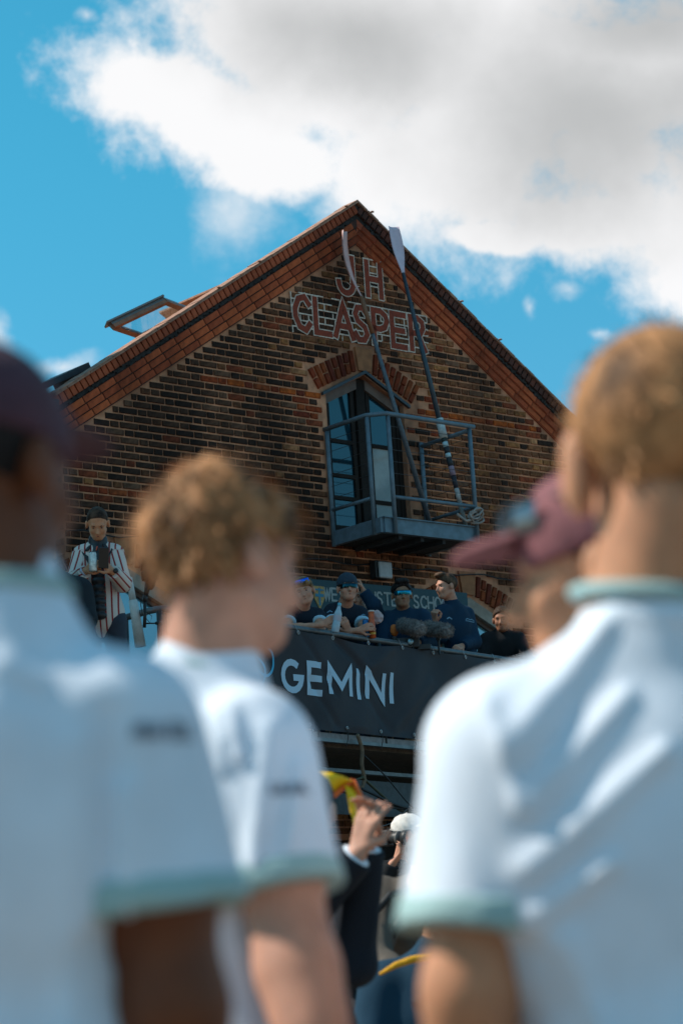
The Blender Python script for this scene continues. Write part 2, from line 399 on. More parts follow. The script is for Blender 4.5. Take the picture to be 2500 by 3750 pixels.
def person(label, J, o, base):
    """J: joints in world space; o: options; base: point on the ground"""
    kk = o.get('k', 1.); KC = np.array([0, 0, 1.1])
    if kk != 1.:
        J = {a: KC + (np.array(v, float) - KC) * kk for a, v in J.items()}; base = (base[0] * kk, base[1] * kk, base[2]); o = dict(o)
        o['hs'] = o.get('hs', 1.) * kk; o['arm'] = o.get('arm', 1.) * kk; o['bulk'] = o.get('bulk', 1.) * kk; o['handscale'] = kk
        o['ridges'] = [((a[0] * kk, 1.1 + (a[1] - 1.1) * kk), (c[0] * kk, 1.1 + (c[1] - 1.1) * kk), w * kk, m) for a, c, w, m in o.get('ridges', [])]
    base = np.array(base, float); h = o.get('h', .008); s = o.get('hs', 1.)
    root = empty('person', tuple(base), label=label, cat='person', **({'group': o['group']} if 'group' in o else {}))
    A = {k: np.array(v, float) for k, v in J.items()}
    hc = A['head']; nb = A['neck']; ls, rs = A['ls'], A['rs']       # ls/rs: image-left / image-right shoulder
    M = head_axes(o['face'], o.get('roll', 0))
    H = lambda x, y, z: hc + s * (x * M[0] + y * M[1] + z * M[2])
    mid = (ls + rs) / 2; tf = o.get('tface')                        # torso facing
    pel = A.get('pel', mid + np.array([0, 0, -.50]))
    up = nrm(mid - pel); rtv = nrm(rs - ls); tfw = nrm(np.cross(up, rtv)); rtv = np.cross(tfw, up) * 1.
    if tf is not None and np.dot(tfw, tf) < 0: tfw = -tfw
    TM = orth(rtv, tfw, up); hw = np.linalg.norm(rs - ls) / 2; b_ = o.get('bulk', 1.)
    T = lambda x, y, z: mid + x * rtv + y * tfw + z * up
    sk = skinmat(o['skin'][0], o['skin'][1])
    def torso(F, infl, k=.05):
        F.el(T(0, .0, -.17), (max(hw * .88, .135) * b_, .098 * b_, .21), TM, k, infl=infl)
        F.rc(ls + (mid - ls) * .12, rs + (mid - rs) * .12, .052 * b_ + infl, None, k)
        F.el(T(0, -.012, -.09), (max(hw * .95, .14) * b_, .085 * b_, .12), TM, k, infl=infl)
        F.rc(T(0, -.01, .0), nb + (hc - nb) * .08, .075 + infl, .058 + infl * .4, .05)
        for q_ in (ls, rs): F.rc(nb - up * .045, mid + (q_ - mid) * .72 + up * .012, .052 + infl, .046 + infl, .04)
        F.el(T(0, .005, -.38), (.135 * b_, .095 * b_, .17), TM, k, infl=infl)
        F.el(pel, (.148 * b_, .10 * b_, .11), TM, k, infl=infl)
    arms = []
    for q, sgn in (('l', -1), ('r', 1)):
        if q + 'e' in A: arms.append((q, sgn, A[q + 's'], A[q + 'e'], A[q + 'w'], A.get(q + 'h')))
    pts = [hc + .17 * s, hc - .17 * s, pel, ls, rs] + [p for a in arms for p in a[2:] if p is not None]
    lo = np.min(pts, 0) - .17; hi = np.max(pts, 0) + .17
    ar = o.get('arm', 1.)
    # body
    F = Fld(lo, hi, h)
    torso(F, -.006)
    F.rc(nb - (hc - nb) * .15, H(0, -.022, -.05), .062 * s * o.get('neck', 1.), .056 * s * o.get('neck', 1.), .025)
    F.el(H(0, -.012, .032), (.077 * s, .095 * s, .088 * s), M, .01)
    F.el(H(0, .028, -.035), (.060 * s, .066 * s, .078 * s), M, .03)
    F.el(H(0, .062, -.088), (.030 * s, .026 * s, .024 * s), M, .025)
    F.rc(H(-.052, -.005, -.055), H(-.022, .055, -.092), .014 * s, .014 * s, .02); F.rc(H(.052, -.005, -.055), H(.022, .055, -.092), .014 * s, .014 * s, .02)
    F.rc(H(-.034, .078, .022), H(.034, .078, .022), .014 * s, None, .014)
    F.el(H(-.032, .098, .002), (.018 * s, .014 * s, .011 * s), M, .012, 's'); F.el(H(.032, .098, .002), (.018 * s, .014 * s, .011 * s), M, .012, 's')
    F.rc(H(0, .086, .008), H(0, .112, -.033), .008 * s, .012 * s, .008); F.el(H(0, .100, -.038), (.018 * s, .012 * s, .009 * s), M, .006)
    F.el(H(-.04, .066, -.03), (.02 * s, .018 * s, .022 * s), M, .02); F.el(H(.04, .066, -.03), (.02 * s, .018 * s, .022 * s), M, .02)
    F.rc(H(-.018, .085, -.064), H(.018, .085, -.064), .0065 * s, None, .006)
    for e in (-1, 1):
        ef = o.get('ear', 1.); F.el(H(e * (.085 + .012 * (ef - 1)), -.008, -.008), (.013 * s * ef, .020 * s * ef, .034 * s * ef), M, .006); F.el(H(e * (.100 + .02 * (ef - 1)), -.004, -.006), (.006 * s, .010 * s, .018 * s), M, .004, 's')
    for q, sgn, sh, e, w, hd in arms:
        F.rc(sh - up * .010, e, .050 * ar, .041 * ar, .03); F.rc(sh + (e - sh) * .35, sh + (e - sh) * .55, .050 * ar, .048 * ar, .03)
        F.rc(e, w, .041 * ar, .026 * ar, .02); F.rc(e + (w - e) * .1, e + (w - e) * .4, .043 * ar, .038 * ar, .02)
        if hd is None: hd = w + nrm(w - e) * .08
        hand(F, w, hd, o.get(q + 'palm', (0, 1, -.3)), o.get(q + 'side', sgn), o.get('handscale', 1.), o.get(q + 'curl', .6))
    link('body', F.mesh('body', sk, base), root)
    # features of the face
    if not o.get('noface'):
        for x in (-.031, .031):
            e_ = MB(); e_.sphere(tuple(H(x, .0775, .001) - base), .0098 * s, 8, (1, 1, .7)); e_.build('eye', mat('eye_dark', (.05, .035, .03), .3), root, True)
        for x in (-1, 1):
            e_ = MB(); e_.tube([H(x * .017, .0905, .018) - base, H(x * .032, .0915, .023) - base, H(x * .048, .077, .018) - base], [.0026 * s, .0038 * s, .0026 * s], 6); e_.build('eyebrow', mat('brow_' + o['hair'][0], tuple(c * .6 for c in o['hair'][1]), .8), root, True)
        e_ = MB(); e_.tube([H(-.022, .084, -.066) - base, H(0, .0935, -.066) - base, H(.022, .084, -.066) - base], [.002 * s, .0042 * s, .002 * s], 6)
        e_.build('mouth', mat('lips', (.22, .06, .045), .5), root, True)
    # hair
    hn, hcol, ht, hlen, ha = o['hair']
    hm = mat('hair_' + hn, hcol, .6, var=.7, vs=17, bump=.25, bs=110, spec=.12)
    F = Fld(H(0, 0, .03) - .19 * s, H(0, 0, .03) + .19 * s, h * .75)
    cl = [(H(0, .062, o.get('hairline', .052)), nrm(.72 * M[1] - .70 * M[2])), (H(0, 0, hlen), -M[2])]
    F.el(H(0, -.016, .034), (.080 * s, .098 * s, .090 * s), M, 0, infl=ht, clip=cl)
    if o.get('quiff'):
        F.el(H(.0, .055, .115), (.06 * s, .05 * s, .03 * s), M, .02)
    if o.get('bang'): F.el(H(-.01, .062, .07), (.066 * s, .042 * s, .042 * s), M, .02)
    for e in (-1, 1): F.el(H(e * .098, .012, -.018), (.026 * s, .040 * s, .040 * s), M, .012, 's')
    tp = o.get('taper', .010)
    F.disp(lambda P: tp * np.clip((.035 - (P - hc.astype(np.float32)) @ M[2]) / .09, 0, 1))
    if ha:
        sc = np.array([1., 1., .45], np.float32)
        F.disp(lambda P: ha * snoise(((P - hc.astype(np.float32)) @ M.T) * sc, o.get('hf', 22.), o.get('seed', 3)))
    hme = F.mesh('hair', hm, base)
    hob = link('hair', hme, root)
    if o.get('tufts'):
        V = F.V; rs_ = np.random.RandomState(5); ii = rs_.choice(len(V), o['tufts']); hl = hc - base; mb = MB(); Lh = o.get('tuftlen', .035)
        for i in ii:
            p = V[i]; n_ = nrm(p - hl); t_ = nrm(np.cross(n_, M[0]) * rs_.uniform(-1, 1) - M[2] * .7 + rs_.randn(3) * .55)
            t_ = nrm(t_ - n_ * np.dot(t_, n_)); sd_ = np.cross(n_, t_) * rs_.uniform(.0012, .003); L_ = Lh * rs_.uniform(.5, 1.2)
            a0 = p - n_ * .002; a1 = p + n_ * .007 + t_ * L_ * .5; a2 = p + n_ * rs_.uniform(-.002, .014) + t_ * L_
            mb.add([a0 - sd_, a0 + sd_, a1 + sd_, a1 - sd_, a2], [(0, 1, 2, 3), (3, 2, 4)])
        mb.build('hair_strands', hm, hob, kind='stuff')
    # cap
    if 'cap' in o:
        cn, cc, back = o['cap']; cm = mat('cap_' + cn, cc, .8, var=.12, vs=30, bump=.3, bs=300)
        F = Fld(H(0, 0, .03) - .19 * s, H(0, 0, .03) + .19 * s, h * .75)
        tl = nrm(M[2] * .97 + M[1] * (.12 if not back else -.1))
        F.el(H(0, -.012, .036), (.084 * s, .103 * s, .098 * s), M, 0, infl=ht * .6 + .004, clip=[(H(0, .0, .022), -tl)])
        cob = link('cap', F.disp(lambda P: o.get('capw', .002) * snoise(P, 13, 4)).mesh('cap', cm, base), root)
        sg = -1 if back else 1
        F = Fld(H(0, 0, .03) - .25 * s, H(0, 0, .03) + .25 * s, h * .75)
        F.el(H(0, sg * .095, .048), (.068 * s, .084 * s, .022 * s), M, 0, clip=[(H(0, sg * .078, .0), -M[1] * sg)])
        F.el(H(0, sg * .09, .038), (.076 * s, .090 * s, .024 * s), M, .0, 's')
        link('brim', F.mesh('brim', cm, base), cob)
        mb = MB(); mb.sphere(tuple(H(0, -.012, .139 + ht * .6) - base), .007, 8, (1, 1, .6)); mb.build('cap_button', cm, cob, True)
    # sunglasses
    if 'shades' in o:
        zz, tiltz, lens = o['shades']; mb = MB(); n = 12; V = []; Fc = []
        for i in range(n + 1):
            t = (i / n * 2 - 1) * 1.12
            x, y = sin(t) * .084, .012 + cos(t) * .092
            for dz, dy in ((.021, tiltz * .02), (.0, 0.006), (-.017 * (1 - .35 * math.exp(-(t * 6) ** 2)), -tiltz * .02)):
                V.append(H(x, y + dy, zz + dz) - base)
        for i in range(n):
            for j in range(2): Fc.append((i * 3 + j, (i + 1) * 3 + j, (i + 1) * 3 + j + 1, i * 3 + j + 1))
        mb.add(V, Fc); so_ = mb.build('sunglasses', mat('lens_' + lens[0], lens[1], .08, metal=.9), root, True)
        mb = MB(); mb.tube([H(-.079, .03, zz + .018) - base, H(-.088, -.06, zz + .012) - base], .003, 6); mb.tube([H(.079, .03, zz + .018) - base, H(.088, -.06, zz + .012) - base], .003, 6)
        mb.tube([H(sin(t) * .085, .013 + cos(t) * .093, zz + .021) - base for t in np.linspace(-1.1, 1.1, 11)], .003, 6)
        mb.build('glasses_frame', mat('frame_dark', (.02, .022, .025), .4), so_, True)
    # shirt / jacket
    sn, scol, infl = o['shirt'][:3]; sm_ = o.get('shirtmat') or mat('cloth_' + sn, scol, .85, var=.06, vs=8, bump=.25, bs=400, spec=.25)
    fr = o.get('sleeve', .62); F = Fld(lo, hi, h)
    torso(F, infl)
    if o.get('hem', True): F.el(pel + up * .03, (.158 * b_, .115 * b_, .16), TM, .04, infl=infl)
    bands = []
    for q, sgn, sh, e, w, hd in arms:
        if fr <= 1:
            en = sh + (e - sh) * fr; d = nrm(e - sh)
            F.rc(sh + (mid - sh) * .10 - up * .012, en + d * .08, .062 * ar + infl, o.get('slr', .057) * ar + infl, .030, clip=[(en, d)])
            bands.append((sh, en, d))
        else:
            d = nrm(w - e); en = w - d * .005
            F.rc(sh, e, .057 * ar + infl, .047 * ar + infl, .04); F.rc(e, en + d * .06, .047 * ar + infl, .034 * ar + infl, .03, clip=[(en, d)])
    amp = o.get('fold', .004)
    F.disp(lambda P: amp * snoise(P * np.array([1., 1., .55], np.float32), o.get('ff', 6.), o.get('seed', 3) + 11, 2) + amp * .5 * np.clip(np.abs(snoise(P * np.array([1., 1., .4], np.float32), 9., o.get('seed', 3) + 17, 2)) - .2, 0, 1))
    for (a, c, wd, am) in o.get('ridges', []):
        a, c = np.array(a, float), np.array(c, float)
        def rg(P, a=a, c=c, wd=wd, am=am):
            p = P[:, [0, 2]]; ab = c - a; t = np.clip(((p - a) @ ab) / (ab @ ab), 0, 1); d = np.linalg.norm(p - a - t[:, None] * ab, axis=1)
            return -am * .68 * np.exp(-(d / (wd * (1 - .45 * t))) ** 2) * (P[:, 1] < mid[1] + .02)
        F.disp(rg)
    sme = F.mesh('shirt', sm_, base)
    if o.get('stripes'):
        V = F.V + base; st = (V - mid) @ rtv
        for q, sgn, sh, e, w, hd in arms:
            for (p0, p1, off) in ((sh, e, 0), (e, w, 0)):
                ab = p1 - p0; t = ((V - p0) @ ab) / (ab @ ab); dd = np.linalg.norm(V - p0 - np.clip(t, 0, 1)[:, None] * ab, axis=1)
                side = nrm(np.cross(ab, [0, 1, 0])); m = (dd < .088) & (t > .02) & (np.abs((V - mid) @ rtv) > hw * .86)
                if p0 is e: m = (dd < .075) & (t > -.05)
                st = np.where(m, (V - p0) @ side + .012, st)
        a = sme.attributes.new('st', 'FLOAT', 'POINT'); a.data.foreach_set('value', st.astype(np.float32))
    sob = link(o.get('shirtname', 'shirt'), sme, root)
    if o.get('trim'):
        tm = mat('trim_' + o['trim'][0], o['trim'][1], .8, bump=.2, bs=400)
        for sh, en, d in bands:
            F2 = Fld(en - .13, en + .13, h); bw = o.get('bandw', .030)
            F2.rc(sh + (mid - sh) * .10 - up * .008, en + d * .08, .062 * ar + infl + .003, o.get('slr', .057) * ar + infl + .003, 0, clip=[(en + d * .004, d), (en - d * bw, -d)])
            F2.disp(lambda P: amp * snoise(P * np.array([1., 1., .55], np.float32), o.get('ff', 6.), o.get('seed', 3) + 11, 2))
            link('sleeve_trim', F2.mesh('sleeve_trim', tm, base), sob)
        ax = nrm(hc - nb); cc_ = nb + ax * .012 + o.get('coll', 0.) * ax; u1 = nrm(np.cross(ax, [0, 1, .01])); u2 = np.cross(ax, u1); mb = MB()
        rr = .067 * s * o.get('neck', 1.)
        mb.tube([cc_ - base + (u1 * cos(t) * rr * 1.05 + u2 * sin(t) * rr) - ax * .004 for t in np.linspace(0, 2 * pi, 29)], .0085, 8, False)
        mb.build('collar', tm, sob, True)
    # legs
    fl = o.get('floor', base[2]); tmn = mat('trousers_' + o.get('legs', ('navy', (.02, .03, .05)))[0], o.get('legs', ('navy', (.02, .03, .05)))[1], .8, var=.1)
    F = Fld((pel[0] - .35, pel[1] - .3, fl), (pel[0] + .35, pel[1] + .3, pel[2] + .15), .018); F.el(pel, (.165, .118, .13), TM, .03)
    for e in (-1, 1):
        hp = pel + rtv * e * .09 - np.array([0, 0, .04]); an = np.array([pel[0] + rtv[0] * e * .12, pel[1] + rtv[1] * e * .12, fl + .09]); kn = (hp + an) / 2 + tfw * .03
        F.rc(hp, kn, .088, .062, .05); F.rc(kn, an, .062, .05, .03)
    link('trousers', F.mesh('trousers', tmn, base), root)
    for e in (-1, 1):
        an = np.array([pel[0] + rtv[0] * e * .12, pel[1] + rtv[1] * e * .12, fl + .05]); F = Fld(an - .25, an + .25, .016)
        F.rc(an - tfw * .03, an + tfw * .16 - [0, 0, .015], .048, .034, .02, clip=[((0, 0, fl + .002), (0, 0, -1))]); link('shoe', F.mesh('shoe', mat('shoe', (.7, .7, .7), .6), base), root)
    root['_'] = 0; del root['_']
    return dict(root=root, shirt=sob, sme=sme, base=Vector(base), H=H, T=T, M=M, TM=TM, mid=mid)

def patch(pp, name, m, cx, cz, strokes, off=.004, axis=(0, 1, 0)):
    """flat print laid on the shirt: strokes are polylines in (x,z) metres around (cx,cz) world, seen along +Y"""
    me = pp['sme']; bvh = BVHTree.FromPolygons([v.co for v in me.vertices], [tuple(p.vertices) for p in me.polygons]); mb = MB(); bs = pp['base']
    def to(u, v):
        o_ = Vector((cx + u, -5, cz + v)) - Vector((bs.x, 0, bs.z)); o_.y = -5 - bs.y
        hit = bvh.ray_cast(o_, Vector((0, 1, 0)))
        y = hit[0].y - off if hit[0] is not None else 0
        to.ok = hit[0] is not None; return (o_.x, y, o_.z)
    for pts, hw_ in strokes:
        t = MB(); ok = True
        stroke(t, pts, hw_, to, .01, hw_)
        if to.ok: mb.add(t.V, t.F)
    if mb.V: mb.build(name, m, pp['shirt'])

# ------------------------------------------------------------------ ground
PSI = 0.7193757
def gz(y):
    t = min(max((y - 5) / 12, 0), 1); return .85 * t * t * (3 - 2 * t)
ys = [-300, -120, -50, -20, -8, 0, 3, 5] + [5 + i for i in range(1, 14)] + [25, 40, 80, 200, 900]; xs = [-600, -150, -60, -25, -10, -4, 0, 4, 10, 25, 60, 150, 600]
V = [(x, y, gz(y)) for y in ys for x in xs]; n = len(xs)
Fc = [(j * n + i, j * n + i + 1, (j + 1) * n + i + 1, (j + 1) * n + i) for j in range(len(ys) - 1) for i in range(n - 1)]
link('ground', mesh('ground', V, Fc, mat('paving', (.21, .165, .13), .9, var=.25, vs=.8, bump=.3, bs=30), True), kind='structure')

# ------------------------------------------------------------------ the boathouse
OB = Vector((0.335, 24.742, 0)); EX = Vector((cos(PSI), sin(PSI), 0)); EY = Vector((-sin(PSI), cos(PSI), 0))  # building, figure and prop positions below were unprojected offline from image pixels
BZ = lambda x, y, z: OB + EX * x + EY * y + Vector((0, 0, z + 9.23))     # building frame (z from the brick apex) to world
Z0 = 9.23; SL = .6587; GA = math.atan(SL); HWD = 3.9; GB = .5
bh = empty('boathouse', tuple(OB), PSI, label='brown brick boathouse with steep gable, red verge bricks and two giant oars on its balcony', cat='building')
mortar = mat('mortar', (.50, .215, .115), .95, var=.3, vs=6, bump=.6, bs=90)
brick_m = mat('brick', (1, 1, 1), .92, spec=.25, attr='col', var=.42, vs=22, bump=.7, bs=120)
red_m = mat('red_brick', (1, 1, 1), .88, spec=.25, attr='col', var=.22, vs=14, bump=.4, bs=120)

# wall body (with the triangular-headed door and two lower arched openings)
door = [(-.56, -3.22), (.53, -3.22), (.53, -1.72), (-.01, -1.46), (-.56, -1.72)]
winL = [(-3.72, -5.6), (-2.74, -5.6), (-2.74, -4.02), (-3.23, -3.79), (-3.72, -4.02)]
winR = [(.80, -5.6), (1.72, -5.6), (1.72, -4.02), (1.26, -3.79), (.80, -4.02)]
big = [(-2.6, -9.22 + .9), (2.6, -9.22 + .9), (2.6, -6.35), (-2.6, -6.35)]
outer = [(-HWD, GB - Z0), (HWD, GB - Z0), (HWD, -HWD * SL + .0), (0, .0), (-HWD, -HWD * SL)]
loops = [outer] + [door, winL, winR, big]
pts = [p for L in loops for p in L]
tri = tessellate_polygon([[Vector((x, z, 0)) for x, z in L] for L in loops])
mb = MB(); mb.add([(x, 0, z + Z0) for x, z in pts], [tuple(t) for t in tri])
for L in loops[1:]:
    for i in range(len(L)):
        (xa, za), (xb, zb) = L[i], L[(i + 1) % len(L)]
        mb.add([(xa, 0, za + Z0), (xb, 0, zb + Z0), (xb, .3, zb + Z0), (xa, .3, za + Z0)], [(0, 1, 2, 3)])
for sx_ in (-1, 1): mb.add([(sx_ * HWD, 0, GB), (sx_ * HWD, 3.1, GB), (sx_ * HWD, 3.1, Z0 - HWD * SL), (sx_ * HWD, 0, Z0 - HWD * SL)], [(0, 1, 2, 3)])
mb.add([(-HWD, 3.1, GB), (HWD, 3.1, GB), (HWD, 3.1, Z0 - HWD * SL), (0, 3.1, Z0 - .25), (-HWD, 3.1, Z0 - HWD * SL - .3)], [(0, 1, 2, 3, 4)])
mb.box(-3.7, 3.0, .45, .5, 2.2, 6.4, (1, 1, 1)); mb.box(-1.5, 1.5, .45, .5, 6.4, 7.9, (1, 1, 1))
wall = mb.build('gable_wall', mortar, bh)

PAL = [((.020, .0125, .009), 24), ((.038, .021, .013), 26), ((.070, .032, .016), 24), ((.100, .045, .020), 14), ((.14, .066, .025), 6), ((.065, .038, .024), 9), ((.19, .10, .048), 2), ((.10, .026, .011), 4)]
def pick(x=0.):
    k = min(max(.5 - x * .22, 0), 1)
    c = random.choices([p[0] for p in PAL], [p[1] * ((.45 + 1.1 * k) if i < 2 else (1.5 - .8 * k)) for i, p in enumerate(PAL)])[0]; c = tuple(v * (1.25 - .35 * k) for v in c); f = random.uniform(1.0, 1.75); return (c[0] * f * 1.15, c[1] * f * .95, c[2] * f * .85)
REDC = [(.19, .032, .010), (.22, .038, .010), (.14, .024, .010), (.24, .052, .014)]
def inside(p, L):
    r = False; x, z = p
    for i in range(len(L)):
        (x1, z1), (x2, z2) = L[i], L[i - 1]
        if (z1 > z) != (z2 > z) and x < (x2 - x1) * (z - z1) / (z2 - z1) + x1: r = not r
    return r
def grow(L, d):
    cx = sum(p[0] for p in L) / len(L); cz = sum(p[1] for p in L) / len(L)
    return [(x + math.copysign(d, x - cx) if abs(x - cx) > .05 else x, z + math.copysign(d, z - cz)) for x, z in L]
ARCH = [(-.68, -1.74), (.66, -1.74), (.80, -1.50), (.12, -1.14), (-.14, -1.14), (-.82, -1.50)]
ARL = [(-3.90, -4.04), (-2.56, -4.04), (-2.44, -3.80), (-3.10, -3.46), (-3.36, -3.46), (-4.02, -3.80)]
ARR = [(.60, -4.04), (1.92, -4.04), (2.04, -3.80), (1.40, -3.46), (1.12, -3.46), (.48, -3.80)]
nogo = [grow(door, .03), grow(winL, .03), grow(winR, .03), grow(big, .03), ARCH, ARL, ARR]
def blk(w, hgt, d=.016, col=(1, 1, 1), jit=.004):
    """front-facing brick: face slightly uneven, chamfer-free, open back"""
    a, c = w / 2, hgt / 2; j = lambda: random.uniform(-jit, jit)
    V = [(-a, 0, -c), (a, 0, -c), (a, 0, c), (-a, 0, c)] + [(-a + .004 + j() * .6, -d + j() * .5, -c + .004 + j() * .6), (a - .004 + j(), -d + j() * .5, -c + .004 + j() * .6), (a - .004 + j(), -d + j() * .5, c - .004 + j() * .6), (-a + .004 + j(), -d + j() * .5, c - .004 + j() * .6)]
    Fq = [(4, 5, 6, 7), (0, 1, 5, 4), (1, 2, 6, 5), (2, 3, 7, 6), (3, 0, 4, 7)]
    return V, Fq
variants = []
for i in range(40):
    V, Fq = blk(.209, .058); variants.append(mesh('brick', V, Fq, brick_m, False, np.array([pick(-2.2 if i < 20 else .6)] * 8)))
cand = []; rest = MB()
nc = int((Z0 - 3.0) / .075)
for r_ in range(nc + 30):
    z = -(r_ + .5) * .075
    if z < -(Z0 - GB) + .03: break
    x = -HWD - (0 if r_ % 2 else .169) + .01; k = 0
    while x < HWD:
        w = .225 if k % 2 == 0 else .1125; x0, x1 = max(x, -HWD), min(x + w, HWD); x += w; k += 1
        if x1 - x0 < .05: continue
        # cut at the raking line
        lim = -(z + .0375) / SL - .01; x0c, x1c = max(x0, -lim), min(x1, lim)
        if x1c - x0c < .05: continue
        x0, x1 = x0c, x1c; cx = (x0 + x1) / 2
        if any(inside((q, z), L) for L in nogo for q in (x0 + .02, cx, x1 - .02)): continue
        red = (r_ in (23,) and (-2.15 < cx < -.55 or cx > .9)) or (r_ == 40 and cx < -2.6) or (abs(cx) < 1.05 and abs(cx) > .58 and -2.05 < z < -1.6 and random.random() < .6)
        full = abs((x1 - x0) - .225) < .001
        if full and not red and z > -4.9: cand.append((cx, z))
        else:
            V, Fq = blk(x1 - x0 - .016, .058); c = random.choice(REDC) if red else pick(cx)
            if red and r_ == 23 and random.random() < .35: c = (.32, .065, .010)
            rest.add([(vx + cx, vy, vz + z + Z0) for vx, vy, vz in V], Fq, c)
cand.sort(key=lambda p: (p[0] > 1.2) * 10 + abs(p[0] + 1.9) * .9 + abs(p[1] + 2.3) * 1.2)
for i, (x, z) in enumerate(cand):
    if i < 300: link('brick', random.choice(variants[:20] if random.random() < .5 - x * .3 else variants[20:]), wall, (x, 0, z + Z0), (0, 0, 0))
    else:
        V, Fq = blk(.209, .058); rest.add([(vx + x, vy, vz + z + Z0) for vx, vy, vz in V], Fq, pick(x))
rest.build('brick', brick_m, wall, colors=True, kind='stuff')
# side wall bricks
sd_ = MB()
for r_ in range(34, 116):
    z = Z0 - (r_ + .5) * .075; y = .12 if r_ % 2 else .28
    while y < 2.9:
        V, Fq = blk(.209, .058); sd_.add([(-HWD + vy, y - vx, vz + z) for vx, vy, vz in V], Fq, pick()); y += .225
sd_.build('side_brick', brick_m, wall, colors=True, kind='stuff')

# door arch and window arches: voussoirs around triangular heads, with stone key
def arch(parent, cx, top, dz, hw_, n=8, L=.235, key=True):
    arch_ob = MB(); hz = top
    if key:
        arch_ob.prism([(cx - .085, top + .012 + Z0), (cx + .085, top + .012 + Z0), (cx + .12, top + .265 + Z0), (cx - .12, top + .265 + Z0)][::-1], -.03, .05)
        arch_ob.build('keystone', mat('keystone', (.30, .12, .05), .9, var=.2, vs=12, bump=.4), parent)
    for sgn in (-1, 1):
        for i in range(n):
            t = (i + .7) / (n - .1); bx = cx + sgn * (.10 + (hw_ - .06) * t); bz = top + .01 - dz * (t * .98); an = sgn * R(6 + 27 * t); w = .058
            parts_ = [(0, L)] if i % 2 == 0 else [(0, L * .49), (L * .52, L)]
            for (l0, l1) in parts_:
                V, Fq = blk(w, (l1 - l0) - .004, .024, jit=.002); c = random.choice(REDC)
                me = mesh('arch_brick', V, Fq, red_m, False, np.array([c] * 8)); lm = (l0 + l1) / 2
                link('arch_brick', me, parent, (bx + sin(an) * lm, 0, bz + cos(an) * lm + Z0), (0, an, 0))
arch(wall, -.01, -1.43, .27, .60)
arch(wall, -3.23, -3.75, .24, .60)
arch(wall, 1.26, -3.75, .24, .58)

# painted lettering on the bricks: red strokes, white-painted joints round them
redp = mat('red_paint', (.24, .034, .010), .8, var=.25, vs=30, bump=.3, bs=90); whp = mat('white_paint', (.66, .52, .42), .85, var=.3, vs=25, bump=.3, bs=90)
def bmap(off): return lambda u, v: (u, -off, v + Z0)
letters = [('J', -.29, -.58, .20, .40), ('H', .115, -.555, .19, .37)] + [(c, x, -1.075, w, .36) for c, x, w in zip('CLASPER', (-.92, -.645, -.38, -.10, .165, .43, .70), (.19, .19, .24, .17, .19, .18, .19))]
for i, (ch, x, z, w, h_) in enumerate(letters):
    gw, pl = GL[ch]; wt = MB(); rd_ = MB()
    for j, p in enumerate(pl):
        q = [(x + a / max(gw, .01) * w, z + c * h_) for a, c in p]
        stroke(wt, q, .044, bmap(.0195 + .0003 * j), .06, .042); stroke(rd_, q, .033, bmap(.0215 + .0003 * j), .06, .028)
    lw = wt.build('letter_outline', whp, wall); rd_.build('painted_letter', redp, wall)
jm = MB()
for z0_, z1_, xa, xb in ((-1.09, -.68, -.97, .95), (-.56, -.16, .07, .36)):
    r0_ = int(-z1_ / .075); r1_ = int(-z0_ / .075) + 1
    for r_ in range(r0_, r1_ + 1):
        z = -r_ * .075
        if not (z0_ - .01 <= z <= z1_ + .04): continue
        edge = r_ in (r0_, r0_ + 1, r1_, r1_ - 1) or True
        x = xa
        while x < xb:
            L_ = .1125; m_ = min(x + L_, xb)
            if random.random() < (.85 if edge else .5): jm.box(x, m_, -.0175, -.012, z + Z0 - .0065, z + Z0 + .0065)
            x = m_
    x = xa
    while x < xb:
        for r_ in range(r0_, r1_):
            if random.random() < .25: jm.box(x, x + .013, -.0170, -.012, -r_ * .075 + Z0 - .072, -r_ * .075 + Z0 - .004)
        x += .1125
jm.build('painted_joint', whp, wall, kind='stuff')

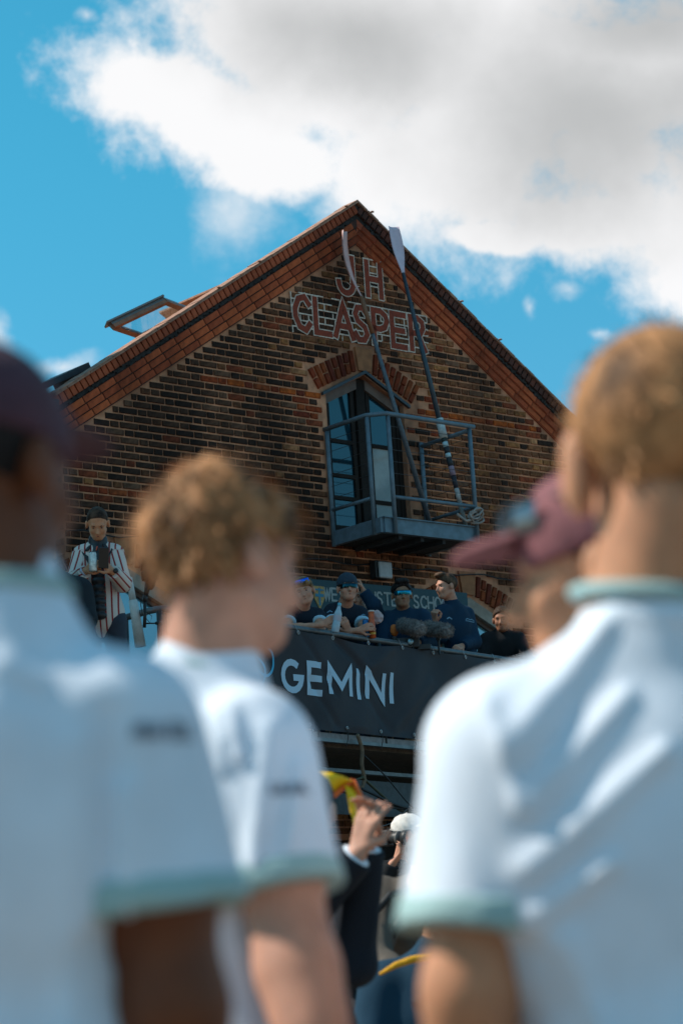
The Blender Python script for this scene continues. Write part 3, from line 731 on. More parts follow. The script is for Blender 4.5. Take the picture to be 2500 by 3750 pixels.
# raking corbel courses and verge bricks
def rake(sgn, along, perp):      # along the slope from the apex, perpendicular up from the wall edge
    return (sgn * (along * cos(GA)) - sgn * 0 + sgn * perp * sin(GA) * 1, -along * sin(GA) + perp * cos(GA))
apx = lambda perp: perp * math.tan(GA)   # start offset so both sides meet at x = 0
LR = HWD / cos(GA)
cbm = []
for i in range(10):
    V, Fq = blk(.219, .069, .022, jit=.001); c = random.choice([(.34, .068, .024), (.30, .060, .022), (.37, .078, .026), (.28, .054, .020)])
    V2 = V; cbm.append(mesh('corbel_brick', V2, Fq, red_m, False, np.array([c] * 8)))
for sgn in (-1, 1):
    back = MB()
    def quad(p0, p1, ya, yb):
        a = [rake(sgn, -apx(p0), p0), rake(sgn, LR + .1, p0), rake(sgn, LR + .1, p1), rake(sgn, -apx(p1), p1)]
        if sgn > 0: a = a[::-1]
        back.prism([(x, z + Z0) for x, z in a], ya, yb)
    quad(-.005, .075, -.018, .1); quad(.075, .15, -.030, .1); quad(.15, .225, -.042, .1)
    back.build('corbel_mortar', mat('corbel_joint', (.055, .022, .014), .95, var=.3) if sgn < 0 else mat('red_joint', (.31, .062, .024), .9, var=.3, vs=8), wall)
    for c_ in range(3):
        p = .0375 + c_ * .075; a = .12 - apx(p) + (c_ % 2) * .08 + (c_ == 2) * .15 - .08
        while a < LR - .02:
            x, z = rake(sgn, a, p); link('corbel_brick', random.choice(cbm), wall, (x, -.004 - c_ * .012, z + Z0), (0, sgn * GA, 0)); a += .226
    gp = MB(); aa = [rake(sgn, -apx(.225), .225), rake(sgn, LR + .1, .225), rake(sgn, LR + .1, .275), rake(sgn, -apx(.275), .275)]
    if sgn > 0: aa = aa[::-1]
    gp.prism([(x, z + Z0) for x, z in aa], -.034, .1)
    rg = random.Random(3)
    for i in range(150):
        a = i * .031; x, z = rake(sgn, a, .25 + rg.uniform(-.012, .012)); gp.obox((x, -.040, z + Z0), (cos(GA), 0, -sgn * sin(GA)), (0, 1, 0), (sgn * sin(GA), 0, cos(GA)), .017, .012, rg.uniform(.010, .026))
    gp.build('gap_strip', mat('gap_dark', (.028, .024, .022), .95, var=.5, vs=30, bump=1., bs=80), wall)  # dark rough strip filling the gap below the verge bricks
    vm = []
    for i in range(6):
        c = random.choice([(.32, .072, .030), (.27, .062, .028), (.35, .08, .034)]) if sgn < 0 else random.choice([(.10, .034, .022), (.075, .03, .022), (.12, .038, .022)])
        m1 = MB(); m1.box(-.029, .029, -.035, .03, -.047, .047, c); vm.append(mesh('verge_brick', m1.V, m1.F, red_m, False, np.array(m1.c)))
    a = .05
    while a < LR + .08:
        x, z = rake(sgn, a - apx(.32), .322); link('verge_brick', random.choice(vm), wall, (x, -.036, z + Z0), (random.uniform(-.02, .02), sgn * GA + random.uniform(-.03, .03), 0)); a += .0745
    vb = MB(); aa = [rake(sgn, -apx(.275), .275), rake(sgn, LR + .1, .275), rake(sgn, LR + .1, .37), rake(sgn, -apx(.37), .37)]
    if sgn > 0: aa = aa[::-1]
    vb.prism([(x, z + Z0) for x, z in aa], -.048, .1); vb.build('verge_backing', mat('dark_joint', (.035, .022, .018)), wall)
    cp = MB(); a = 0; rg = random.Random(9)
    while a < LR + .1:
        l = .165; u = rg.uniform(0, .006)
        for (p0, p1, ya) in ((.370, .382 + u, -.085), (.384 + u, .396 + u, -.080)):
            q = [rake(sgn, a - apx(p0) - .002, p0), rake(sgn, a + l - apx(p0) - .006, p0), rake(sgn, a + l - apx(p0) - .006, p1), rake(sgn, a - apx(p1) * (a < .01) - apx(p0) * (a >= .01), p1)]
            if sgn > 0: q = q[::-1]
            cp.prism([(x, z + Z0) for x, z in q], ya - rg.uniform(0, .01), .16)
        if rg.random() < .12: x, z = rake(sgn, a - apx(.4) + .05, .405); cp.sphere((x, -.10, z + Z0), .022, 8, (1.1, 1, .5))
        a += l
    cp.build('coping_tile', mat('coping', (.33, .17, .11), .85, var=.3, vs=14, bump=.5, bs=60), wall)

# roof slopes with tile courses
tile_m = mat('roof_tile', (.34, .17, .10), .85, var=.3, vs=12, bump=.5, bs=60)
roof = None
for sgn in (-1, 1):
    rf = MB(); nr = 46
    for i in range(nr):
        a0 = i * (LR + .25) / nr; a1 = (i + 1) * (LR + .25) / nr + .02
        xa, za = rake(sgn, a0 - apx(.385), .385 - .46); xb, zb = rake(sgn, a1 - apx(.385), .397 - .46)
        rf.add([(xa, .10, za + Z0), (xb, .10, zb + Z0), (xb, 3.2, zb + Z0), (xa, 3.2, za + Z0), (xa, .10, za + Z0 - .022), (xb, .10, zb + Z0 - .025), (xb, 3.2, zb + Z0 - .025), (xa, 3.2, za + Z0 - .022)],
               [(0, 1, 2, 3), (4, 7, 6, 5), (0, 4, 5, 1), (1, 5, 6, 2), (2, 6, 7, 3), (3, 7, 4, 0)])
    o_ = rf.build('roof', tile_m, bh)
    if sgn < 0: roof = o_
rd_ = MB(); rd_.tube([(0, .1, -.05 + Z0), (0, 3.2, -.05 + Z0)], .05, 8); rd_.build('ridge_tile', tile_m, roof)

# open roof window on the left slope
def rp(x, y, up=0): # point above the left slope
    return Vector((x - up * sin(GA), y, x * SL + Z0 + .455 + up * cos(GA)))
sk = link('roof_window', None, bh)
def roofpt(px): return px
A_, B_, C_, D_ = Vector((-2.80, .6, Z0 - 1.16)), Vector((-2.13, .6, Z0 - .80)), Vector((-1.53, 1.0, Z0 - .65)), Vector((-2.13, 1.0, Z0 - 1.07))
C_ = B_ + (D_ - A_) * .97
metal_d = mat('dark_metal', (.045, .045, .05), .45, metal=.3, var=.15); wood_b = mat('pine_frame', (.30, .13, .07), .6, var=.2, vs=10)
nrmS = (B_ - A_).cross(D_ - A_).normalized()
if nrmS.z < 0: nrmS = -nrmS
f1 = MB(); f2 = MB()
for a, c in ((A_, B_), (B_, C_), (C_, D_), (D_, A_)):
    f1.beam(a + nrmS * .03, c + nrmS * .03, .05, .03, nrmS); f2.beam(a - nrmS * .006, c - nrmS * .006, .05, .04, nrmS)
f1.beam(A_ + (A_ - B_) * .06 + nrmS * .055, B_ + (B_ - A_) * .02 + nrmS * .055, .09, .02, nrmS)
f1.build('sash_cover', mat('zinc_cover', (.22, .20, .18), .4, metal=.5), sk); f2.build('sash_frame', wood_b, sk)
gl = MB(); gl.obox((A_ + C_) / 2, (B_ - A_).normalized(), (D_ - A_).normalized(), nrmS, (B_ - A_).length / 2 - .02, (D_ - A_).length / 2 - .02, .004)
gl.build('pane', mat('clear_glass', (.75, .9, .92), .03, trans=1., ior=1.3), sk)
cu = MB()
for (xa, ya, xb, yb) in ((-2.75, .62, -2.05, .62), (-2.05, .62, -2.05, 1.2), (-2.05, 1.2, -2.75, 1.2), (-2.75, 1.2, -2.75, .62)): cu.beam(rp(xa, ya, -.40), rp(xb, yb, -.40), .06, .08, (-sin(GA), 0, cos(GA)))
cu.build('kerb', metal_d, sk)
# second, nearer roof window and the gutter at the left eave
gt = MB(); gt.beam((-HWD - .13, -.1, Z0 - HWD * SL + .30), (-HWD - .13, 3.2, Z0 - HWD * SL + .30), .12, .09); gt.tube([(-HWD - .13, .1, Z0 - HWD * SL + .3), (-HWD - .08, .1, Z0 - HWD * SL + .1), (-HWD - .08, .1, 1.)], .04, 8)
gt.build('gutter', mat('gutter_metal', (.05, .07, .08), .5), bh)
bx = MB(); bx.obox((-3.62, .62, Z0 - 1.86), (cos(R(27)), 0, sin(R(27))), (0, 1, 0), (-sin(R(27)), 0, cos(R(27))), .30, .30, .03); bx.obox((-3.30, .62, Z0 - 1.76), (cos(R(27)), 0, sin(R(27))), (0, 1, 0), (-sin(R(27)), 0, cos(R(27))), .03, .30, .09)
bx.build('roof_window', metal_d, bh)

# glazing
glass_m = mat('window_glass', (.006, .03, .045), .04, spec=.5, ior=1.75, var=0)
frame_m = mat('door_frame', (.022, .016, .013), .7, spec=.15, var=.2, vs=8); frame_br = mat('door_head_frame', (.14, .095, .075), .7, var=.2, vs=8)
dr = empty('balcony_door', (0, 0, 0)); dr.parent = bh
f = MB(); top = lambda x: -1.46 - abs(x + .01) * .4815
def zt(x): return top(x) + Z0
yb0, yb1 = .07, .15
for x0, x1 in ((-.56, -.50), (.47, .53), (-.075, .045)): f.prism([(x0, Z0 - 3.22), (x1, Z0 - 3.22), (x1, zt(x1) - .002), (x0, zt(x0) - .002)], yb0, yb1)
f.box(-.50, -.075, yb0, yb1, Z0 - 3.22, Z0 - 3.10); f.box(.045, .47, yb0, yb1, Z0 - 3.22, Z0 - 3.10)
f.build('jamb', frame_m, dr)
f = MB()
for x0, x1 in ((-.52, -.075), (.045, .50)): f.prism([(x0, zt(x0) - .11), (x1, zt(x1) - .11), (x1, zt(x1) - .002), (x0, zt(x0) - .002)], yb0 - .012, yb1 - .012)
f.build('head_frame', frame_br, dr)
f = MB(); f.prism([(-.62, zt(-.62) + .0), (-.01, zt(-.01) + .015), (-.01, zt(-.01) + .05), (-.62, zt(-.62) + .035)][::1], -.035, .09); f.prism([(-.01, zt(-.01) + .015), (.60, zt(.60) + .0), (.60, zt(.60) + .035), (-.01, zt(-.01) + .05)], -.0351, .0901)
f.build('head_cover', metal_d, dr)
for x0, x1, bars in ((-.50, -.10, (-2.19, -2.56, -2.80)), (.07, .47, (-2.19, -2.80))):
    f = MB(); f.box(x0, x0 + .05, .085, .135, Z0 - 3.10, zt(x0) - .10); f.box(x1 - .05, x1, .085, .135, Z0 - 3.10, zt(x1) - .10)
    for z in bars: f.box(x0 + .05, x1 - .05, .086, .134, Z0 + z - .02, Z0 + z + .02)
    f.build('glazing_bar', frame_m, dr)
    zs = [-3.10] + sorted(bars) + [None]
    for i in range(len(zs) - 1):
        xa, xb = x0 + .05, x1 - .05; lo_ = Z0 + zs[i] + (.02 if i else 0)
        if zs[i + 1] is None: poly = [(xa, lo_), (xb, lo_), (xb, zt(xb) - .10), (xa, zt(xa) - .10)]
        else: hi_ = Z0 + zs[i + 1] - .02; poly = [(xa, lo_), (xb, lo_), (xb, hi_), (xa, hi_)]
        p = MB(); p.prism(poly, .106, .114); p.build('pane', glass_m if x0 < 0 or i == len(zs) - 2 else mat('painted_reflection_pane', (.34, .33, .30), .15, var=.25, vs=2.5), dr)  # lower right panes: reflection of a white building put into the colour
for L, cx in ((winL, -3.23), (winR, 1.26)):
    w_ = link('arched_window', None, bh); f = MB(); x0, x1 = L[0][0], L[1][0]; zz = lambda x: Z0 - 3.79 - abs(x - cx) * .47
    st = MB()
    for sgn in (-1, 1):
        a = [(cx, zz(cx) + .02), (cx, zz(cx) - .12), (cx + sgn * .50, zz(cx + .50) - .12), (cx + sgn * .56, zz(cx + .56) + .02)]
        st.prism(a if sgn < 0 else a[::-1], -.035 + sgn * .0005, .12)
    st.build('stone_head', mat('pale_stone', (.30, .25, .20), .9, var=.2, vs=10, bump=.3), w_)
    for xa, xb in ((x0, x0 + .06), (x1 - .06, x1)): f.prism([(xa, Z0 - 5.6), (xb, Z0 - 5.6), (xb, zz(xb) - .12), (xa, zz(xa) - .12)], .02, .10)
    for sgn in (-1, 1):
        a = [(cx, zz(cx) - .12), (cx, zz(cx) - .17), (cx + sgn * .43, zz(cx + .43) - .17), (cx + sgn * .43, zz(cx + .43) - .12)]
        f.prism(a if sgn < 0 else a[::-1], .021 + sgn * .0004, .099)
    f.build('frame', mat('brown_frame', (.09, .05, .035), .6), w_)
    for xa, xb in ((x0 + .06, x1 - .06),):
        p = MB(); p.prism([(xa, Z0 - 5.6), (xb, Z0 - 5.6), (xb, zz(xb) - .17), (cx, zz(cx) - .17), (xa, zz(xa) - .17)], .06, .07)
        p.build('pane', mat('painted_sky_glass', (.10, .30, .38) if cx < 0 else (.55, .56, .54), .12, spec=1., ior=1.9), w_)  # reflected sky is put into the glass colour
bd = MB(); bd.box(-2.6, 2.6, .16, .2, Z0 - 8.32, Z0 - 6.36); bd.build('boat_door', mat('dark_void_timber', (.008, .008, .009), .7, var=.3), bh)  # near-black colour stands in for the dark void below the terrace
# cable pinned across the facade
cb = MB(); cb.tube([(-3.9 + i * .2, -.035, Z0 - 3.47 + .02 * sin(i * 1.7) - (.05 if i > 12 else 0)) for i in range(0, 32)], .008, 5); cb.build('wall_cable', mat('black_rubber', (.012, .012, .013), .6), bh)

# ------------------------------------------------------------------ balcony (part of the boathouse)
bal = empty('balcony', (0, 0, 0)); bal.parent = bh
bm_ = mat('blue_grey_steel', (.115, .165, .20), .5, metal=.15, var=.18, vs=12, bump=.15, bs=90)
zf, ztp, zl = Z0 - 3.33, Z0 - 2.12, Z0 - 2.98
f = MB(); f.box(-.56, .68, -.78, -.72, zf - .02, zf + .13); f.box(-.60, -.55, -.76, -.02, zf - .02, zf + .13); f.box(.66, .71, -.76, -.02, zf - .02, zf + .13)
f.box(-.575, .69, -.80, -.70, zf + .13, zf + .142); f.build('edge_channel', bm_, bal)
f = MB(); f.box(-.55, .66, -.72, -.02, zf - .012, zf + .02)
for x in (-.3, .0, .3): f.box(x - .02, x + .02, -.71, -.03, zf - .06, zf - .013)
f.build('deck', mat('deck_underside', (.03, .035, .04), .8, var=.3), bal)
for x, y in ((-.60, -.03), (-.60, -.66), (-.44, -.80), (.70, -.80), (.72, -.03)):
    f = MB(); f.tube([(x, y, zf - .03), (x, y, ztp)], .023, 10); f.build('post', bm_, bal, True)
f = MB(); f.tube([(-.61, .0, ztp), (-.61, -.66, ztp), (-.47, -.81, ztp + .002), (.76, -.81, ztp)], .024, 10); f.tube([(.70, -.78, ztp - .04), (.72, -.0, ztp - .04)], .022, 10); f.build('handrail', bm_, bal, True)
f = MB(); f.tube([(-.60, .0, zl), (-.60, -.66, zl)], .02, 8); f.tube([(-.44, -.80, zl), (.70, -.80, zl)], .02, 8); f.tube([(.70, -.8, zl), (.72, 0, zl)], .02, 8); f.build('lower_rail', bm_, bal, True)
for i in range(6):
    z = zl + (ztp - zl) * (i + 1) / 7; f = MB(); f.tube([(-.60, 0, z), (-.60, -.66, z)], .003, 4); f.tube([(-.44, -.80, z), (.70, -.80, z)], .003, 4); f.tube([(.70, -.8, z), (.72, 0, z)], .003, 4)
    f.build('guard_wire', mat('steel_wire', (.10, .10, .10), .4, metal=.7), bal)
# rope and bits tied at the right corner
f = MB(); rg = random.Random(2)
for k in range(4): f.tube([(.66 + .09 * cos(t + k) + rg.uniform(-.01, .01), -.84 + .03 * sin(2 * t), zf + .22 + .06 * sin(t + k * 1.3) + .02 * k) for t in np.linspace(0, 6.2, 16)], .011, 6)
f.tube([(.4, -.83, zf + .24), (.5, -.85, zf + .17), (.62, -.84, zf + .2)], .014, 6)
ro = f.build('rope', mat('pale_rope', (.33, .28, .25), .9, var=.2), None, True); ro.parent = None; ro.location = OB; ro.rotation_euler = (0, 0, PSI); tag(ro, 'tangle of pale rope tied at the right corner of the balcony', 'rope')

# ------------------------------------------------------------------ floodlight, school sign
fl_ = empty('floodlight', tuple(BZ(-.03, -.02, -3.67)), PSI, label='square white floodlight fixed to the brick wall below the balcony', cat='light fitting')
f = MB(); f.box(-.10, .09, -.10, 0, .0, .19); f.build('housing', mat('black_metal', (.015, .015, .016), .5), fl_, bevel=.01)
f = MB(); f.box(-.075, .10, -.135, -.101, .0, .175); f.build('lens', mat('white_lens', (.42, .43, .44), .4, var=.1), fl_, bevel=.02)
sg = empty('school_sign', tuple(BZ(.14, -.02, -4.3)), PSI, label='dark teal sign board with serif lettering and a yellow crest behind the spectators', cat='sign')
f = MB(); f.box(-1.13, 1.06, -.045, 0, 0, .57); f.build('board', mat('teal_board', (.006, .045, .06), .55, var=.1), sg)
lt = mat('sign_letter', (.33, .35, .34), .6)
def sign_text(txt, x0, z0, h_, pitch):
    for i, ch in enumerate(txt):
        if ch == ' ': continue
        gw, pl = GL[ch]; w = min(.078, .078 * gw / .62) * (h_ / .12) ; f = MB(); k = 0; sc = w / max(gw, .01)
        for j, p in enumerate(pl):
            q = [(x0 + i * pitch + a * sc, z0 + c * h_) for a, c in p]
            stroke(f, q, .0105, lambda u, v, j=j: (u, -.050 - .0004 * j, v), .03, .006)
            for e in (q[0], q[-1]):
                k += 1
                if ch not in 'SCO': stroke(f, [(e[0] - .012, e[1]), (e[0] + .012, e[1])], .004, lambda u, v, k=k: (u, -.052 - .0004 * k, v), .03, 0)
        f.build('letter', lt, sg)
sign_text('WESTMINSTER SCHOOL', -.950, .365, .125, .102)
sign_text('BOAT CLUB', -.45, .15, .115, .102)
f = MB(); f.prism([(-1.09, .50), (-1.09, .38), (-1.02, .26), (-.95, .38), (-.95, .50)], -.055, -.046); f.build('crest', mat('crest_gold', (.42, .25, .08), .6, var=.3, vs=40), sg)
f = MB(); f.box(-1.075, -.965, -.0605, -.0555, .39, .42); f.box(-1.03, -1.01, -.0600, -.0555, .30, .48); f.box(-1.075, -.965, -.0610, -.0555, .455, .47); f.build('crest_bars', mat('crest_blue', (.04, .20, .30), .6), sg)

# ------------------------------------------------------------------ giant oars on the balcony
def oar(label, a, b_, bl, curve, rot, sleeve):
    """a foot, b_ neck of blade, bl blade tip (building frame)"""
    A = Vector(a) ; B = Vector(b_); T = Vector(bl); base = BZ(*A); r = empty('oar', tuple(base), PSI, label=label, cat='oar', group='giant oars leaning on the balcony')
    L = lambda p: Vector(p) - A
    d = (B - A).normalized(); shm = mat('oar_shaft_dark', (.028, .045, .058), .4, var=.2) if sleeve else mat('oar_shaft_grey', (.085, .10, .115), .4, var=.2)
    f = MB(); f.tube([L(A + (B - A) * (.30 if sleeve else 0)), L(B)], [.030, .020], 10); f.build('shaft', shm, r, True)
    if sleeve:
        segs = [(.0, .10, (.20, .19, .17), .024), (.10, .15, (.45, .42, .40), .025), (.15, .20, (.02, .02, .03), .026), (.20, .235, (.33, .22, .28), .030), (.235, .27, (.02, .025, .03), .030), (.27, .285, (.45, .62, .66), .030),
                (.285, .31, (.02, .025, .03), .030), (.31, .33, (.45, .62, .66), .030), (.33, .345, (.02, .04, .04), .031), (.345, .42, (.52, .55, .53), .043)]
        for i, (t0, t1, c, rr) in enumerate(segs):
            f = MB(); f.tube([L(A + (B - A) * t0), L(A + (B - A) * t1)], rr, 10); f.build('grip' if i < 9 else 'sleeve', mat('oar_band_%d' % i, c, .6, var=.15), r, True)
    else:
        f = MB(); f.tube([L(A + (B - A) * .84), L(B)], [.026, .024], 10); f.build('collar', mat('orange_wood', (.22, .09, .04), .6), r, True)
    # blade: spoon with thickness
    ax = (T - B).normalized(); sd = Vector((cos(rot), sin(rot), 0)); sd = (sd - ax * sd.dot(ax)).normalized(); nn_ = ax.cross(sd); LL = (T - B).length; n_ = 14; V = []; F = []
    for i in range(n_ + 1):
        t = i / n_; w = .020 + (.083 - .020) * (math.sin(min(t / .62, 1) * pi / 2) ** 1.3); w *= (1 - .12 * max(0, t - .75) / .25)
        cv = curve * 4 * t * (1 - t); c = L(B) + ax * (LL * t) + nn_ * cv
        for j in range(7):
            s_ = (j - 3) / 3; dish = .028 * (1 - s_ * s_) * min(1, t * 2)
            V.append(c + sd * (w * s_) + nn_ * dish)
    m_ = len(V); V += [v - nn_ * .008 for v in V]
    for i in range(n_):
        for j in range(6):
            q = (i * 7 + j, i * 7 + j + 1, (i + 1) * 7 + j + 1, (i + 1) * 7 + j); F += [q, tuple(m_ + k for k in q[::-1])]
        for j in (0, 6):
            q = (i * 7 + j, (i + 1) * 7 + j, m_ + (i + 1) * 7 + j, m_ + i * 7 + j); F.append(q)
    F.append(tuple(n_ * 7 + j for j in range(7)) + tuple(m_ + n_ * 7 + j for j in range(6, -1, -1)))
    f = MB(); f.add(V, F); f.build('blade', mat('oar_blade_pink', (.62, .38, .35), .5, var=.12, vs=8) if not sleeve else mat('oar_blade_lilac', (.60, .50, .58), .45, var=.10, vs=8), r, True)
    return r
oar('tall curved pinkish oar seen edge on, its grey shaft crossing the painted letters', (.48, -.36, -3.18), (-.168, -.22, -.669), (-.319, -.20, .036), .055, R(32), False)
oar('broad lilac-bladed oar with dark shaft and white striped grip, tip above the right roof edge', (.70, -.64, -3.17), (.429, -.25, -.328), (.367, -.22, .195), .0, R(0), True)

# ------------------------------------------------------------------ terrace with banner rail
C0 = Vector((-1.424, 18.055, 0)); AT = PSI + R(13); RD = Vector((cos(AT), sin(AT), 0)); RN = Vector((sin(AT), -cos(AT), 0)); SDV = Vector((-sin(PSI), cos(PSI), 0))
RB = Vector((-0.06503, 19.978, 0))           # s = 0 on the rail line, s = -2.33 is the corner
RP = lambda s_, z, off=0.: RB + RD * s_ + RN * off + Vector((0, 0, z))
ter = empty('terrace', tuple(RP(-2.33, gz(18))), 0, label='raised steel spectators terrace with tubular rail in front of the boathouse', cat='terrace')
tb = Vector(ter.location); TL = lambda v: Vector(v) - tb
galv = mat('galvanised', (.16, .175, .18), .45, metal=.5, var=.2, vs=10); dsteel = mat('dark_steel', (.03, .036, .04), .5, metal=.3, var=.2)
SE = 6.6
f = MB(); P0, P1 = RP(-2.33, 0, -.12), RP(SE, 0, -.12); wl = OB + EX * 4.3 - EY * .06; wl0 = OB - EX * 5.6 - EY * .06
V = [TL((p.x, p.y, z)) for z in (3.33, 3.40) for p in (P0, P1, wl, wl0)]
f.add(V, [(0, 3, 2, 1), (4, 5, 6, 7), (0, 1, 5, 4), (1, 2, 6, 5), (2, 3, 7, 6), (3, 0, 4, 7)]); f.build('deck', mat('deck_boards', (.10, .08, .06), .85, var=.3), ter)
f = MB(); f.beam(TL(RP(-2.4, 3.40, -.02)), TL(RP(SE, 3.40, -.02)), .07, .045); f.build('edge_beam', mat('grey_channel', (.20, .17, .165), .5, metal=.2, var=.2), ter)
f = MB(); f.beam(TL(RP(-2.4, 3.362, -.0)), TL(RP(SE, 3.362, -.0)), .05, .028); f.build('edge_flange', galv, ter)
f = MB(); f.beam(TL(RP(-2.4, 3.17, -.30)), TL(RP(SE, 3.17, -.30)), .06, .03); f.build('lower_beam', mat('blue_grey_beam', (.16, .19, .20), .5, metal=.1, var=.2), ter)
f = MB(); f.beam(TL(RP(-2.4, 2.96, -.34)), TL(RP(SE, 2.96, -.34)), .02, .30); f.build('valance_panel', mat('dark_panel', (.045, .055, .06), .6, var=.25), ter)
for i in range(9):
    s_ = -2.33 + .95 * i
    f = MB(); f.tube([TL(RP(s_, 3.35, .0)), TL(RP(s_, 4.24, .0))], .022, 8); f.build('rail_post', dsteel, ter, True)
    if i % 2 == 0: f = MB(); f.tube([TL(RP(s_ + .45, gz(RP(s_, 0).y) , -.4)), TL(RP(s_ + .45, 3.33, -.4))], .05, 8); f.build('support_post', dsteel, ter, True)
f = MB(); cn = RP(-2.33, 4.26); sdr = [cn + (EY * (.12 + .6 * i)) for i in range(6)]
f.tube([TL(p) for p in sdr[::-1]] + [TL(cn + RD * .05 + EY * .01 + Vector((0, 0, .003)))] + [TL(RP(-2.33 + .15 + .5 * i, 4.26)) for i in range(18)], .026, 10); f.build('handrail', mat('rail_tube', (.10, .115, .125), .4, metal=.4, var=.2), ter, True)
f = MB(); f.tube([TL(cn + EY * .45 - Vector((0, 0, .86))), TL(cn + EY * .45)], .03, 8); f.tube([TL(cn + EY * .45 - Vector((0, 0, .4))), TL(cn + EY * 3 - Vector((0, 0, .4)))], .018, 8)
f.build('side_rail', dsteel, ter, True)

# landing left of the terrace, where the man in the blazer stands
ld = empty('landing', (-2.3, 17.2, gz(17)), PSI, label='low steel landing with steps left of the terrace', cat='landing')
f = MB(); f.box(-1.3, 1.1, -1.1, 1.6, 2.98 - gz(17), 3.04 - gz(17)); f.build('deck', mat('deck_boards', (.1, .08, .06)), ld)
for x in (-1.2, 1.0):
    for y in (-1.0, 1.5): f = MB(); f.box(x - .04, x + .04, y - .04, y + .04, 0, 2.979 - gz(17)); f.build('leg', dsteel, ld)
for i in range(12): f = MB(); f.box(-2.0 + 0, -1.32, -1.0 - .0, -.0, (i + 1) * .185 - .03, (i + 1) * .185) if 0 else f.box(-1.35 - .24 * (12 - i), -1.35 - .24 * (11 - i), -1.0, 0, (i + 1) * .178 - .03, (i + 1) * .178); f.build('step', dsteel, ld)

# the banner
def wav(s_, z):
    a = .012 * sin(s_ * 5.1 + z * 4) + .006 * sin(s_ * 13 - z * 9)
    t = (4.25 - z)
    a += .030 * math.exp(-((s_ - .30) / .34) ** 2) * math.exp(-((t - .22) / .13) ** 2)
    for (sa, za, sb, zb, w, am) in ((-.62, 4.22, -.20, 3.75, .025, -.016), (-.15, 4.22, .22, 3.96, .04, -.030), (.22, 3.96, .62, 4.20, .05, .020), (.2, 3.8, .55, 3.5, .04, -.012), (.62, 3.5, 1.2, 3.95, .05, .012), (-.9, 4.2, -1.3, 3.7, .05, .012), (-.55, 3.85, -.2, 3.48, .03, -.014)):
        dx, dz = sb - sa, zb - za; u = min(max(((s_ - sa) * dx + (z - za) * dz) / (dx * dx + dz * dz), 0), 1)
        a += am * math.exp(-(((s_ - sa - u * dx) ** 2 + (z - za - u * dz) ** 2) / w ** 2))
    return .045 + a * min(1, t / .08 + .15) * min(1, (z - 3.44) / .06 + .2)
ban = empty('banner', tuple(RP(-2.1, 3.43, .04)), 0, label='long charcoal banner with the pale word GEMINI hung along the terrace rail', cat='banner')
bb = Vector(ban.location); nx, nz = 260, 44; V = []; Fc = []
for i in range(nx + 1):
    s_ = -2.12 + 7.6 * i / nx
    for j in range(nz + 1):
        top_ = 4.235 - .012 * abs(sin((s_ + .67) * pi / .49)) - .035 * math.exp(-((s_ - .30) / .3) ** 2); z = 3.435 + (top_ - 3.435) * j / nz
        V.append(RP(s_, z, wav(s_, z)) - bb)
for i in range(nx):
    for j in range(nz): q = i * (nz + 1) + j; Fc.append((q, q + nz + 1, q + nz + 2, q + 1))
so_ = link('sheet', mesh('sheet', V, Fc, mat('banner_pvc', (.038, .036, .042), .62, spec=.2, var=.12, vs=3, bump=.05, bs=30), True), ban)
bl_m = mat('banner_print', (.42, .56, .68), .5); cy_m = mat('banner_cyan', (.02, .38, .62), .5)
def onban(off): return lambda u, v: RP(u, v, wav(u, v) + off) - bb
for ch, x, w in (('G', -.94, .235), ('E', -.54, .135), ('M', -.34, .235), ('I', -.0, 0), ('N', .125, .175), ('I', .42, 0)):
    sfix = {'G': -.955, 'E': -.575, 'M': -.315, 'I0': .075, 'N': .24, 'I1': .655}
    xx = {-.94: -.885, -.54: -.56, -.34: -.28, -.0: .125, .125: .255, .42: .606}[x]
    gw, pl = GL[ch]; f = MB(); w2 = {'M': .286, 'G': .22, 'E': .175}.get(ch, 0)
    if ch == 'N': w2 = .232
    for j, p in enumerate(pl): stroke(f, [(xx + (a / gw * w2 if gw else 0), 3.738 + c * .228) for a, c in p], .0265, onban(.006 + .0004 * j), .02, .017 if len(p) < 4 else .0)
    f.build('letter', bl_m, ban)
for k, (cx, cz) in enumerate(((-1.27, 3.86), (-1.14, 3.95))):
    f = MB(); stroke(f, arc(cx, cz, .125, .125, 0, 360, 40), .012, onban(.006 + .001 * k), .03, 0); f.build('logo_ring', cy_m, ban)
for i in range(14):
    s_ = -.67 + .49 * (i - 2); f = MB()
    f.tube([RP(s_ + .013 * cos(t), 4.215 + .015 * sin(t), wav(s_, 4.21) + .006) - bb for t in np.linspace(0, 6.283, 10)], .004, 5, False); f.tube([RP(s_, 4.215, .055) - bb, RP(s_ + .004, 4.29, .02) - bb], .002, 4); f.build('eyelet', mat('brass_eyelet', (.4, .4, .4), .3, metal=.8), ban, True)
    s_ += .1; f = MB(); f.tube([RP(s_ + .012 * cos(t), 3.47 + .014 * sin(t), wav(s_, 3.47) + .006) - bb for t in np.linspace(0, 6.283, 10)], .004, 5, False); f.build('eyelet', mat('brass_eyelet'), ban, True)
    f = MB(); f.tube([RP(s_, 3.46, .06) - bb, RP(s_ + .01, 3.39, .05) - bb, RP(s_ + .005, 3.32, .03) - bb], .0035, 5); f.build('cable_tie', mat('black_rubber'), ban)

